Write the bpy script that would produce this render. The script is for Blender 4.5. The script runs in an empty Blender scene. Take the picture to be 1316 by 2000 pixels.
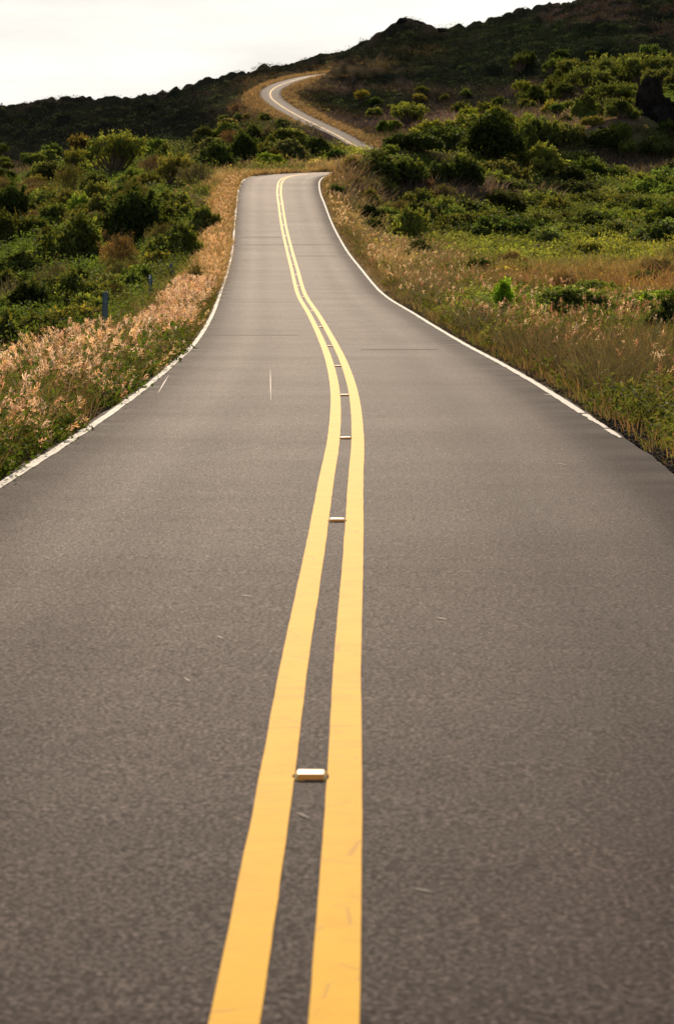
import bpy, bmesh, math, random
import numpy as np
from mathutils import Vector, Matrix, Euler

random.seed(7)
rng = np.random.default_rng(7)
scene = bpy.context.scene
COL = scene.collection

# ------------------------------------------------------------------ camera
F = 4000.0                      # focal length in photo pixels (2000 px high)
PITCH = math.atan(630.0 / F)
CZ = 1.574
cam_d = bpy.data.cameras.new("camera")
cam = bpy.data.objects.new("camera", cam_d)
COL.objects.link(cam)
cam.location = (0, 0, CZ)
cam.rotation_euler = (math.pi / 2 - PITCH, 0, 0)
cam_d.sensor_fit = 'VERTICAL'
cam_d.sensor_height = 36.0
cam_d.sensor_width = 24.0
cam_d.lens = 72.0
cam_d.clip_start = 0.1
cam_d.clip_end = 20000
cam_d.dof.use_dof = True
cam_d.dof.focus_distance = 24.0
cam_d.dof.aperture_fstop = 6.3
scene.camera = cam

# ------------------------------------------------------------------ world and sun
SUN_EL = math.radians(25.0)
SUN_AZ = math.radians(-4.0)     # from +Y towards +X
scene.view_settings.view_transform = 'Standard'
scene.view_settings.look = 'None'
scene.view_settings.gamma = 1.0
scene.view_settings.exposure = 0.34
world = bpy.data.worlds.new("World")
scene.world = world
world.use_nodes = True
wt = world.node_tree
wn, wl = wt.nodes, wt.links
bg = wn["Background"]
bg.inputs[1].default_value = 0.08
sky = wn.new("ShaderNodeTexSky")
sky.sky_type = 'NISHITA'
sky.sun_disc = False
sky.sun_elevation = SUN_EL
sky.sun_rotation = SUN_AZ
sky.dust_density = 3.0
sky.air_density = 1.0
tc = wn.new("ShaderNodeTexCoord")
mp = wn.new("ShaderNodeMapping")
mp.inputs['Scale'].default_value = (3.0, 3.0, 16.0)
nz = wn.new("ShaderNodeTexNoise")
nz.inputs['Scale'].default_value = 1.6
nz.inputs['Detail'].default_value = 6
nz.inputs['Roughness'].default_value = 0.55
rmp = wn.new("ShaderNodeValToRGB")
rmp.color_ramp.elements[0].position = 0.42
rmp.color_ramp.elements[0].color = (8.3, 8.2, 8.0, 1)
rmp.color_ramp.elements[1].position = 0.60
rmp.color_ramp.elements[1].color = (10.2, 10.15, 9.6, 1)
mx = wn.new("ShaderNodeMixRGB")
mx.inputs[0].default_value = 0.72
wl.new(tc.outputs['Generated'], mp.inputs['Vector'])
wl.new(mp.outputs[0], nz.inputs['Vector'])
wl.new(nz.outputs[0], rmp.inputs[0])
wl.new(sky.outputs[0], mx.inputs[1])
# bright thin cloud low over the hills, clearer sky higher up
sepw = wn.new("ShaderNodeSeparateXYZ"); wl.new(tc.outputs['Generated'], sepw.inputs[0])
rz = wn.new("ShaderNodeValToRGB")
rz.color_ramp.elements[0].position = 0.18; rz.color_ramp.elements[0].color = (.96, .96, .96, 1)
rz.color_ramp.elements[1].position = 0.55; rz.color_ramp.elements[1].color = (.62, .62, .62, 1)
wl.new(sepw.outputs[2], rz.inputs[0]); wl.new(rz.outputs[0], mx.inputs[0])
# unseen sky overhead is greyed to darken the near road and deepen shadows
rd = wn.new("ShaderNodeValToRGB")
rd.color_ramp.elements[0].position = 0.13; rd.color_ramp.elements[0].color = (1, 1, 1, 1)
rd.color_ramp.elements[1].position = 0.42; rd.color_ramp.elements[1].color = (.42, .44, .48, 1)
mc = wn.new("ShaderNodeMixRGB"); mc.blend_type = 'MULTIPLY'; mc.inputs[0].default_value = 1.0
wl.new(sepw.outputs[2], rd.inputs[0]); wl.new(rmp.outputs[0], mc.inputs[1]); wl.new(rd.outputs[0], mc.inputs[2]); wl.new(mc.outputs[0], mx.inputs[2])
wl.new(mx.outputs[0], bg.inputs[0])

sun_d = bpy.data.lights.new("sun", 'SUN')
sun_d.energy = 4.8
sun_d.angle = math.radians(0.6)
sun_d.color = (1.0, 0.80, 0.60)
sun = bpy.data.objects.new("sun", sun_d)
COL.objects.link(sun)
sd = Vector((math.cos(SUN_EL) * math.sin(SUN_AZ), math.cos(SUN_EL) * math.cos(SUN_AZ), math.sin(SUN_EL)))
sun.rotation_euler = sd.to_track_quat('Z', 'Y').to_euler()
sun.location = (0, 0, 50)

# ------------------------------------------------------------------ helpers
def tag(o, label=None, cat=None, group=None, kind=None):
    if label: o["label"] = label
    if cat: o["category"] = cat
    if group: o["group"] = group
    if kind: o["kind"] = kind
    return o

def smooth01(t):
    t = np.clip(t, 0, 1)
    return t * t * (3 - 2 * t)

_lat = rng.random((256, 256))
def vnoise(x, y):
    xi = np.floor(x).astype(int); yi = np.floor(y).astype(int)
    fx = x - xi; fy = y - yi
    fx = fx * fx * (3 - 2 * fx); fy = fy * fy * (3 - 2 * fy)
    a = _lat[xi & 255, yi & 255]; b = _lat[(xi + 1) & 255, yi & 255]
    c = _lat[xi & 255, (yi + 1) & 255]; d = _lat[(xi + 1) & 255, (yi + 1) & 255]
    return (a * (1 - fx) + b * fx) * (1 - fy) + (c * (1 - fx) + d * fx) * fy
def fbm(x, y, o=4):
    s = 0; amp = 0.5; tot = 0
    for k in range(o):
        s = s + amp * vnoise(x + 17.3 * k, y - 9.1 * k); tot += amp
        x = x * 2.03; y = y * 2.03; amp *= 0.5
    return s / tot * 2 - 1       # -1..1

def make_mesh(name, verts, quads=None, tris=None, mat=None, colors=None, smooth=False, uv=None, attr=None):
    """fast numpy mesh: quads (n,4) and/or tris (m,3)"""
    me = bpy.data.meshes.new(name)
    verts = np.asarray(verts, dtype=np.float32)
    nq = 0 if quads is None else len(quads); nt = 0 if tris is None else len(tris)
    me.vertices.add(len(verts)); me.vertices.foreach_set("co", verts.ravel())
    loops = []
    if nq: loops.append(np.asarray(quads, dtype=np.int32).ravel())
    if nt: loops.append(np.asarray(tris, dtype=np.int32).ravel())
    loops = np.concatenate(loops)
    me.loops.add(len(loops)); me.loops.foreach_set("vertex_index", loops)
    starts = np.concatenate([np.arange(nq) * 4, nq * 4 + np.arange(nt) * 3]).astype(np.int32)
    me.polygons.add(nq + nt)
    me.polygons.foreach_set("loop_start", starts)
    if smooth: me.polygons.foreach_set("use_smooth", np.ones(nq + nt, dtype=bool))
    me.update(calc_edges=True)
    if colors is not None:
        ca = me.color_attributes.new("Col", 'FLOAT_COLOR', 'POINT')
        c = np.ones((len(verts), 4), dtype=np.float32); c[:, :3] = colors
        ca.data.foreach_set("color", c.ravel())
    if uv is not None:
        l = me.uv_layers.new(name="UVMap")
        l.data.foreach_set("uv", np.asarray(uv, dtype=np.float32)[loops].ravel())
    if mat: me.materials.append(mat)
    me.validate()
    return me

def link(name, me, parent=None):
    o = bpy.data.objects.new(name, me); COL.objects.link(o)
    if parent: o.parent = parent
    return o

# image <-> world ---------------------------------------------------
def pix_tan(y):                  # downward tangent of a photo row
    return np.tan(PITCH + np.arctan((np.asarray(y, float) - 1000.0) / F))
def pix_u(x, y, Y):              # world X of photo column x at horizontal distance Y
    v = (y - 1000.0) / F
    return (x - 658.0) / F * Y / (math.cos(PITCH) - v * math.sin(PITCH))
SL = 0.0294                      # the near road falls away at this grade
def proj(X, Y, Z):
    z = Z - CZ
    d = Y * math.cos(PITCH) - z * math.sin(PITCH)
    up = Y * math.sin(PITCH) + z * math.cos(PITCH)
    return 658 + F * X / d, 1000 - F * up / d

# ------------------------------------------------------------------ road centreline
pts = [(-1.4, -60.0, 60 * SL), (-0.55, -30.0, 30 * SL), (-0.16, 0.0, 0.0)]
for y, x in [(2000, 555), (1700, 588), (1518, 607), (1300, 626), (1150, 644), (1021, 658), (940, 665.6), (857, 675),
             (773, 673), (716, 660), (669, 641)]:
    t = float(pix_tan(y)); Y = CZ / (t - SL)
    pts.append((pix_u(x, y, Y), Y, -SL * Y))
for x, y, Y in [(613, 615, 46.5), (588, 573, 58.5), (575, 525, 71.5), (565, 488, 83.5), (554, 440, 97), (548, 400, 108),
                (545, 372, 117.5), (550, 352, 124), (567, 344, 128)]:
    pts.append((pix_u(x, y, Y), Y, CZ - Y * float(pix_tan(y))))
for X, Y, zr in [(-1.6, 131.2, 0.98), (0.0, 133.4, 1.08), (2.4, 136.2, 1.15), (4.1, 140.5, 1.0), (5.2, 147, .6), (5.8, 156, .5),
                 (6.8, 175, .9), (8.4, 200, 1.8), (11, 235, 3.0), (11.6, 270, 4.0), (9.2, 305, 5.3)]:
    pts.append((X, Y, CZ + zr))
for x, y, Y in [(697, 286, 345), (660, 265, 365), (622, 246, 385), (580, 225, 410), (545, 204, 435), (529, 190, 450),
                (529, 178, 463), (545, 167, 480), (570, 158, 505), (597, 151, 535), (628, 146, 565), (690, 139, 610)]:
    pts.append((pix_u(x, y, Y), Y, CZ - Y * float(pix_tan(y))))
P = np.array(pts)
def catmull(P, n=24):
    out = []
    Q = np.vstack([2 * P[0] - P[1], P, 2 * P[-1] - P[-2]])
    for i in range(1, len(Q) - 2):
        p0, p1, p2, p3 = Q[i - 1], Q[i], Q[i + 1], Q[i + 2]
        t0 = 0; t1 = np.linalg.norm(p1 - p0) ** .5; t2 = t1 + np.linalg.norm(p2 - p1) ** .5; t3 = t2 + np.linalg.norm(p3 - p2) ** .5
        for k in range(n):
            t = t1 + (t2 - t1) * k / n
            A1 = (t1 - t) / (t1 - t0) * p0 + (t - t0) / (t1 - t0) * p1
            A2 = (t2 - t) / (t2 - t1) * p1 + (t - t1) / (t2 - t1) * p2
            A3 = (t3 - t) / (t3 - t2) * p2 + (t - t2) / (t3 - t2) * p3
            B1 = (t2 - t) / (t2 - t0) * A1 + (t - t0) / (t2 - t0) * A2
            B2 = (t3 - t) / (t3 - t1) * A2 + (t - t1) / (t3 - t1) * A3
            out.append((t2 - t) / (t2 - t1) * B1 + (t - t1) / (t2 - t1) * B2)
    out.append(P[-1])
    return np.array(out)
RC = catmull(P)
S = np.concatenate([[0], np.cumsum(np.linalg.norm(np.diff(RC[:, :2], axis=0), axis=1))])
def road_at(s):
    return np.stack([np.interp(s, S, RC[:, k]) for k in range(3)], axis=-1)
S0 = float(np.interp(0, RC[:, 1][RC[:, 1] < 120], S[RC[:, 1] < 120]))      # arc length under the camera
stations = np.concatenate([np.arange(0, S0, 1.0), np.arange(S0, S0 + 60, 0.12), np.arange(S0 + 60, S0 + 165, 0.35), np.arange(S0 + 165, S[-1], 1.0)])
C = road_at(stations)
Cs = np.stack([np.convolve(np.pad(C[:, k], 4, mode='edge'), np.ones(9) / 9, 'valid') for k in range(3)], -1)
C = Cs
T = np.gradient(C[:, :2], axis=0); T /= np.linalg.norm(T, axis=1)[:, None]
N = np.stack([T[:, 1], -T[:, 0]], -1)              # to the right
HALF = 2.37

def ribbon(name, uL, uR, lift, mat, s_from=None, s_to=None, jit=0.0, parent=None, skirt=0.0, ncol=2, jf=3.0, seed=0):
    m = np.ones(len(stations), bool)
    if s_from is not None: m &= stations >= s_from
    if s_to is not None: m &= stations <= s_to
    c, n, s = C[m], N[m], stations[m]
    if isinstance(uL, np.ndarray): uL = uL[m]
    if isinstance(uR, np.ndarray): uR = uR[m]
    us = np.linspace(0, 1, ncol)
    jl = jit * fbm(s * jf, s * 0 + 3.1 + seed, 3); jr = jit * fbm(s * jf, s * 0 + 57.7 + seed, 3)
    a = np.broadcast_to(uL, s.shape) + jl; b = np.broadcast_to(uR, s.shape) + jr
    cols = []; uvs = []
    for u in us:
        off = a * (1 - u) + b * u
        cols.append(np.column_stack([c[:, :2] + n * off[:, None], c[:, 2] + lift]))
        uvs.append(np.column_stack([off, s]))
    if skirt:
        e = cols[0].copy(); e[:, 2] -= skirt; e[:, :2] -= n * .03; cols.insert(0, e); uvs.insert(0, uvs[0])
        e = cols[-1].copy(); e[:, 2] -= skirt; e[:, :2] += n * .03; cols.append(e); uvs.append(uvs[-1])
    k = len(cols); V = np.stack(cols, 1).reshape(-1, 3); UV = np.stack(uvs, 1).reshape(-1, 2)
    i = np.arange(len(s) - 1)[:, None] * k + np.arange(k - 1)[None, :]
    i = i.ravel()
    q = np.column_stack([i, i + 1, i + k + 1, i + k])
    return link(name, make_mesh(name, V, q, mat=mat, uv=UV, smooth=False), parent)

# ------------------------------------------------------------------ materials
def new_mat(name):
    m = bpy.data.materials.new(name); m.use_nodes = True
    return m, m.node_tree.nodes, m.node_tree.links, m.node_tree.nodes["Principled BSDF"]
def noise(n, l, vec, scale, detail=4, rough=.55):
    t = n.new("ShaderNodeTexNoise"); t.inputs['Scale'].default_value = scale
    t.inputs['Detail'].default_value = detail; t.inputs['Roughness'].default_value = rough
    if vec is not None: l.new(vec, t.inputs['Vector'])
    return t.outputs[0]
def ramp(n, l, fac, stops):
    r = n.new("ShaderNodeValToRGB")
    while len(r.color_ramp.elements) < len(stops): r.color_ramp.elements.new(0.5)
    for e, (p, c) in zip(r.color_ramp.elements, stops):
        e.position = p; e.color = c if len(c) == 4 else (*c, 1)
    l.new(fac, r.inputs[0]); return r.outputs[0]
def mixc(n, l, mode, fac, a, b):
    m = n.new("ShaderNodeMixRGB"); m.blend_type = mode
    for i, v in enumerate((fac, a, b)):
        if isinstance(v, (int, float)): m.inputs[i].default_value = v
        elif isinstance(v, tuple): m.inputs[i].default_value = (*v, 1)
        else: l.new(v, m.inputs[i])
    return m.outputs[0]
def math_(n, l, op, a, b=None, c=None):
    m = n.new("ShaderNodeMath"); m.operation = op
    for i, v in enumerate((a, b, c)):
        if v is None: continue
        if isinstance(v, (int, float)): m.inputs[i].default_value = v
        else: l.new(v, m.inputs[i])
    return m.outputs[0]
def bump(n, l, h, strength, dist, bs):
    b = n.new("ShaderNodeBump"); b.inputs['Strength'].default_value = strength; b.inputs['Distance'].default_value = dist
    l.new(h, b.inputs['Height']); l.new(b.outputs[0], bs.inputs['Normal'])

def mat_asphalt():
    m, n, l, b = new_mat("asphalt")
    uv = n.new("ShaderNodeUVMap").outputs[0]
    geo = n.new("ShaderNodeNewGeometry").outputs['Position']
    sep = n.new("ShaderNodeSeparateXYZ"); l.new(uv, sep.inputs[0])
    grit = noise(n, l, geo, 70, 3, .7)
    grit2 = noise(n, l, geo, 40, 3, .6)
    big = noise(n, l, geo, 1.1, 5, .6)
    base = ramp(n, l, grit, [(.25, (.0085, .0056, .0056)), (.5, (.0130, .0085, .0092)), (.72, (.078, .052, .051))])
    base = mixc(n, l, 'MULTIPLY', .8, base, ramp(n, l, grit2, [(.3, (.60, .59, .62)), (.7, (1.38, 1.38, 1.33))]))
    base = mixc(n, l, 'MULTIPLY', .9, base, ramp(n, l, big, [(.3, (.76, .75, .78)), (.7, (1.20, 1.20, 1.14))]))
    # wheel paths, paler, and an oil-dark strip between them
    au = math_(n, l, 'ABSOLUTE', sep.outputs[0])
    wp = ramp(n, l, math_(n, l, 'DIVIDE', au, 2.4), [(.0, (1, 1, 1)), (.12, (.93, .92, .92)), (.30, (1.10, 1.09, 1.06)), (.50, (.90, .89, .91)), (.66, (1.12, 1.10, 1.05)), (.84, (.78, .76, .79)), (1.0, (.86, .83, .82))])
    base = mixc(n, l, 'MULTIPLY', .8, base, wp)
    # faint cross seams (stretched noise across the road)
    mp_ = n.new("ShaderNodeMapping"); mp_.inputs['Scale'].default_value = (.18, .55, 1); l.new(uv, mp_.inputs[0])
    seam = noise(n, l, mp_.outputs[0], 1.0, 5, .75)
    base = mixc(n, l, 'MULTIPLY', .7, base, ramp(n, l, seam, [(.34, (.58, .57, .60)), (.42, (1, 1, 1)), (.75, (1.06, 1.06, 1.05))]))
    # cracks
    mp2 = n.new("ShaderNodeMapping"); mp2.inputs['Scale'].default_value = (1.0, .22, 1); l.new(uv, mp2.inputs[0])
    wob = noise(n, l, uv, 2.5, 4, .7)
    add = n.new("ShaderNodeVectorMath"); add.operation = 'ADD'
    l.new(mp2.outputs[0], add.inputs[0]); 
    sc = n.new("ShaderNodeVectorMath"); sc.operation = 'SCALE'; sc.inputs['Scale'].default_value = .35
    l.new(wob, sc.inputs[0]); l.new(sc.outputs[0], add.inputs[1])
    vo = n.new("ShaderNodeTexVoronoi"); vo.feature = 'DISTANCE_TO_EDGE'; vo.inputs['Scale'].default_value = .55
    l.new(add.outputs[0], vo.inputs['Vector'])
    crack = ramp(n, l, vo.outputs['Distance'], [(.0, (1, 1, 1)), (.006, (1, 1, 1)), (.014, (0, 0, 0))])
    msk = ramp(n, l, noise(n, l, geo, .23, 2, .5), [(.52, (0, 0, 0)), (.6, (1, 1, 1))])
    ck = mixc(n, l, 'MULTIPLY', 1.0, crack, msk)
    base = mixc(n, l, 'MIX', math_(n, l, 'MULTIPLY', ck, .45), base, (.03, .026, .026))
    hsv = n.new("ShaderNodeHueSaturation"); hsv.inputs['Value'].default_value = 1.0; hsv.inputs['Saturation'].default_value = 1.15
    l.new(base, hsv.inputs['Color'])
    l.new(hsv.outputs[0], b.inputs['Base Color'])
    b.inputs['Roughness'].default_value = .62
    rg = ramp(n, l, grit, [(.3, (.90, .90, .90)), (.7, (.68, .68, .68))])
    ro = ramp(n, l, math_(n, l, 'DIVIDE', au, 2.4), [(.0, (.0,) * 3), (.12, (.0,) * 3), (.28, (.0,) * 3), (.46, (.015,) * 3), (.60, (.0,) * 3), (.84, (.05,) * 3)])
    far_rough = math_(n, l, 'MULTIPLY', math_(n, l, 'GREATER_THAN', sep.outputs[1], S0 + 250), .08)      # extra roughness added beyond the bend to dull the far road's glare
    l.new(math_(n, l, 'ADD', math_(n, l, 'ADD', math_(n, l, 'ADD', rg, ro), far_rough), math_(n, l, 'MULTIPLY', math_(n, l, 'SUBTRACT', seam, .5), .10)), b.inputs['Roughness'])
    b.inputs['Specular IOR Level'].default_value = .07
    b.inputs['Specular Tint'].default_value = (1.0, .93, .96, 1)
    bump(n, l, grit, .35, .004, b)
    return m

def mat_paint(name, col, dark, wear=.5, spec=.5, rough=.5):
    m, n, l, b = new_mat(name)
    uv = n.new("ShaderNodeUVMap").outputs[0]
    geo = n.new("ShaderNodeNewGeometry").outputs['Position']
    grit = noise(n, l, geo, 90, 3, .7); blot = noise(n, l, geo, 6, 5, .65)
    base = mixc(n, l, 'MULTIPLY', .5, col, ramp(n, l, blot, [(.3, (.82, .80, .75)), (.65, (1.05, 1.05, 1.05))]))
    w = ramp(n, l, mixc(n, l, 'MIX', .35, grit, blot), [(.26, (.8, .8, .8)), (.26 + .14 * wear + .02, (0, 0, 0))])
    base = mixc(n, l, 'MIX', w, base, dark)
    # hairline cross cracks
    mp_ = n.new("ShaderNodeMapping"); mp_.inputs['Scale'].default_value = (1.2, 5.5, 1); l.new(uv, mp_.inputs[0])
    vo = n.new("ShaderNodeTexVoronoi"); vo.feature = 'DISTANCE_TO_EDGE'; vo.inputs['Scale'].default_value = 1.3
    l.new(mp_.outputs[0], vo.inputs['Vector'])
    cr = ramp(n, l, vo.outputs['Distance'], [(0, (.45, .45, .45)), (.012, (0, 0, 0))])
    base = mixc(n, l, 'MIX', cr, base, (.25, .15, .06))
    l.new(base, b.inputs['Base Color'])
    b.inputs['Roughness'].default_value = rough; b.inputs['Specular IOR Level'].default_value = spec
    bump(n, l, grit, .5, .003, b)
    return m

def mat_leaf(name, trans=.4, tint=(1, 1, 1), var=.35, rough=.7, spec=.06, tmul=(1.75, 1.65, .65)):
    m, n, l, b = new_mat(name)
    at = n.new("ShaderNodeAttribute"); at.attribute_name = "Col"
    oi = n.new("ShaderNodeObjectInfo")
    geo = n.new("ShaderNodeNewGeometry")
    c = mixc(n, l, 'MULTIPLY', 1.0, at.outputs[0], tint)
    c = mixc(n, l, 'MULTIPLY', 1.0, c, oi.outputs['Color'])
    rn = noise(n, l, geo.outputs['Position'], .9, 3, .6)
    c = mixc(n, l, 'MULTIPLY', 1.0, c, ramp(n, l, rn, [(.3, (1 - var, 1 - var, 1 - var)), (.7, (1 + var, 1 + var, 1 + var * .8))]))
    l.new(c, b.inputs['Base Color'])
    b.inputs['Roughness'].default_value = rough; b.inputs['Specular IOR Level'].default_value = spec
    tr = n.new("ShaderNodeBsdfTranslucent")
    l.new(mixc(n, l, 'MULTIPLY', 1.0, c, tmul), tr.inputs[0])
    ms = n.new("ShaderNodeMixShader"); ms.inputs[0].default_value = trans
    l.new(b.outputs[0], ms.inputs[1]); l.new(tr.outputs[0], ms.inputs[2])
    l.new(ms.outputs[0], n["Material Output"].inputs[0])
    return m

def mat_simple(name, col, rough=.6, metal=0., spec=.5, nscale=20, amt=.3, bmp=0.):
    m, n, l, b = new_mat(name)
    geo = n.new("ShaderNodeTexCoord").outputs['Object']
    nn = noise(n, l, geo, nscale, 4, .6)
    l.new(mixc(n, l, 'MULTIPLY', 1.0, col, ramp(n, l, nn, [(.3, (1 - amt,) * 3), (.7, (1 + amt,) * 3)])), b.inputs['Base Color'])
    b.inputs['Roughness'].default_value = rough; b.inputs['Metallic'].default_value = metal
    b.inputs['Specular IOR Level'].default_value = spec
    if bmp: bump(n, l, nn, bmp, .05, b)
    return m

def mat_ground():
    m, n, l, b = new_mat("ground")
    at = n.new("ShaderNodeAttribute"); at.attribute_name = "Col"
    geo = n.new("ShaderNodeNewGeometry").outputs['Position']
    a = noise(n, l, geo, .35, 6, .65); c2 = noise(n, l, geo, 4.0, 6, .7); fine = noise(n, l, geo, 30, 4, .7)
    c = mixc(n, l, 'MULTIPLY', 1.0, at.outputs[0], ramp(n, l, a, [(.3, (.6, .6, .62)), (.7, (1.35, 1.32, 1.25))]))
    c = mixc(n, l, 'MULTIPLY', 1.0, c, ramp(n, l, c2, [(.3, (.55, .55, .55)), (.7, (1.35, 1.35, 1.35))]))
    c = mixc(n, l, 'MULTIPLY', .6, c, ramp(n, l, fine, [(.3, (.6, .6, .6)), (.7, (1.3, 1.3, 1.3))]))
    l.new(c, b.inputs['Base Color']); b.inputs['Roughness'].default_value = .95
    b.inputs['Specular IOR Level'].default_value = 0.0
    bump(n, l, c2, .8, .15, b)
    return m

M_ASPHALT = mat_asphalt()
M_YELLOW = mat_paint("yellow_paint", (.74, .395, .006), (.20, .12, .05), .9, rough=.75, spec=.13)
M_WHITE = mat_paint("white_paint", (.52, .50, .44), (.16, .14, .12), 1.0, rough=.8, spec=.25)
M_LEAF = mat_leaf("leaf", .50)
M_GRASS = mat_leaf("grass_blade", .42, tmul=(1.2, 1.15, .85), var=.3)
M_PLUME = mat_leaf("grass_plume", .62, var=.15, tmul=(1.35, 1.15, .95), rough=.8, spec=.1)
M_BARK = mat_simple("bark", (.10, .075, .055), .9, nscale=8, amt=.4, spec=.1)
M_ROCK = mat_simple("lava_rock", (.016, .014, .013), .95, nscale=1.2, amt=.6, bmp=1.0, spec=0.0)
M_STEEL = mat_simple("painted_steel", (.075, .12, .15), .55, .2, nscale=14, amt=.25)
M_PALE = mat_simple("pale_reflector", (.7, .68, .62), .4, nscale=30, amt=.1)
M_SOIL = mat_simple("crumbled_asphalt", (.035, .028, .022), .95, nscale=5, amt=.5, spec=.1)

# ------------------------------------------------------------------ terrain
ctrl = []                        # (x, Y, Q) with Q = height above near road plane / Y
def addh(x, Y, h): ctrl.append((x, Y, h / Y))
def addy(x, y, Y): ctrl.append((x, Y, SL - float(pix_tan(y)) + CZ / Y))
for Y in (6, 16):
    for x in (-700, 0, 658, 1316, 2000): addh(x, Y, -.06)
for x, h in ((-700, -.6), (0, -.22), (658, 0), (1316, .0), (2000, .3)): addh(x, 30, h)
for x, h in ((-700, -1.2), (0, -.5), (658, .1), (900, .05), (1316, .35), (2000, 1.)): addh(x, 45, h)
rows = {
 65: [(-700, 610), (0, 592), (200, 578), (400, 557), (800, 556), (1000, 560), (1316, 550), (2000, 530)],
 85: [(-700, 575), (0, 545), (200, 530), (430, 492), (700, 495), (850, 510), (1000, 510), (1316, 497), (2000, 470)],
 110: [(-700, 545), (0, 500), (200, 470), (430, 405), (660, 405), (850, 448), (1000, 455), (1316, 440), (2000, 400)],
 125: [(0, 475), (200, 440), (420, 368), (670, 322), (760, 370), (1000, 428), (1316, 412), (2000, 370)],
 129: [(700, 294), (750, 300), (440, 352)],
 134: [(740, 281), (800, 284)],
 137: [(860, 296)],
 142: [(640, 345), (850, 300), (450, 350), (560, 352)],
 160: [(-700, 490), (0, 430), (200, 388), (400, 355), (550, 352), (700, 330), (800, 318), (900, 318), (1000, 345), (1316, 350), (2000, 300)],
 200: [(-700, 460), (0, 398), (200, 350), (400, 328), (550, 325), (700, 318), (900, 300), (1000, 300), (1200, 300), (1316, 295), (2000, 225)],
 250: [(-700, 430), (0, 372), (200, 330), (400, 305), (560, 300), (700, 310), (830, 290), (950, 262), (1100, 255), (1316, 235), (2000, 165)],
 330: [(-700, 400), (0, 345), (200, 300), (400, 278), (560, 283), (700, 290), (800, 262), (1000, 222), (1150, 200), (1316, 170), (2000, 90)],
 420: [(-700, 375), (0, 325), (200, 276), (350, 254), (480, 240), (600, 226), (680, 238), (780, 222), (900, 195), (1100, 160), (1316, 128), (2000, 30)],
 500: [(-700, 365), (0, 316), (200, 264), (380, 232), (500, 185), (600, 165), (700, 180), (900, 150), (1100, 118), (1316, 85)],
 620: [(-700, 320), (0, 245), (200, 215), (400, 185), (530, 150), (650, 130), (740, 118), (800, 115), (1000, 72), (1316, 20), (2000, -90)],
 700: [(-700, 300), (0, 219), (90, 203), (270, 201), (400, 168), (520, 136), (650, 106), (720, 88), (775, 60), (815, 60), (860, 72), (950, 47), (1130, 2), (1316, -40), (2000, -160)],
 900: [(-700, 330), (0, 250), (400, 200), (650, 140), (790, 105), (860, 95), (1000, 80), (1316, 0), (2000, -150)],
 1500: [(-700, 350), (0, 300), (658, 230), (1316, 100), (2000, -50)],
 6000: [(-700, 368), (0, 360), (658, 350), (1316, 330), (2000, 300)],
}
for Y, lst in rows.items():
    for x, y in lst: addy(x, y, Y)
ctrl = np.array(ctrl)
def uv_(x, Y): return np.stack([np.asarray(x, float) / 300.0, np.log(np.asarray(Y, float)) * 2.6], -1)
CU = uv_(ctrl[:, 0], ctrl[:, 1])
def tps(r2): return np.where(r2 > 1e-12, .5 * r2 * np.log(np.maximum(r2, 1e-12)), 0)
nC = len(CU)
K = tps(((CU[:, None] - CU[None]) ** 2).sum(-1)) + np.eye(nC) * 2e-3
A = np.zeros((nC + 3, nC + 3)); A[:nC, :nC] = K; A[:nC, nC] = 1; A[:nC, nC + 1:] = CU; A[nC, :nC] = 1; A[nC + 1:, :nC] = CU.T
W = np.linalg.solve(A, np.concatenate([ctrl[:, 2], np.zeros(3)]))
def Qeval(x, Y):
    U = uv_(x, Y).reshape(-1, 2); out = np.empty(len(U))
    for i in range(0, len(U), 20000):
        u = U[i:i + 20000]
        out[i:i + 20000] = tps(((u[:, None] - CU[None]) ** 2).sum(-1)) @ W[:nC] + W[nC] + u @ W[nC + 1:]
    return out
# decimated centreline for distances
segP = [RC[0]]
for p in RC[1:]:
    if np.linalg.norm(p[:2] - segP[-1][:2]) > (1.5 if p[1] < 160 else 4): segP.append(p)
segP.append(RC[-1]); segP = np.array(segP)
def road_dist(X, Y):
    """signed? no: distance and road height at the nearest centreline point"""
    n = len(X); best = np.full(n, 1e9); bz = np.zeros(n)
    Pn = np.stack([X, Y], -1)
    for a, b in zip(segP[:-1], segP[1:]):
        lo = min(a[1], b[1]) - 30; hi = max(a[1], b[1]) + 30
        idx = np.nonzero((Y > lo) & (Y < hi))[0]
        if not len(idx): continue
        p = Pn[idx]; d = b[:2] - a[:2]; t = np.clip(((p - a[:2]) @ d) / max(d @ d, 1e-9), 0, 1)
        q = a[:2] + t[:, None] * d; r = np.hypot(*(p - q).T)
        k = r < best[idx]; ii = idx[k]; best[ii] = r[k]; bz[ii] = (a[2] + t * (b[2] - a[2]))[k]
    return best, bz
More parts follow.
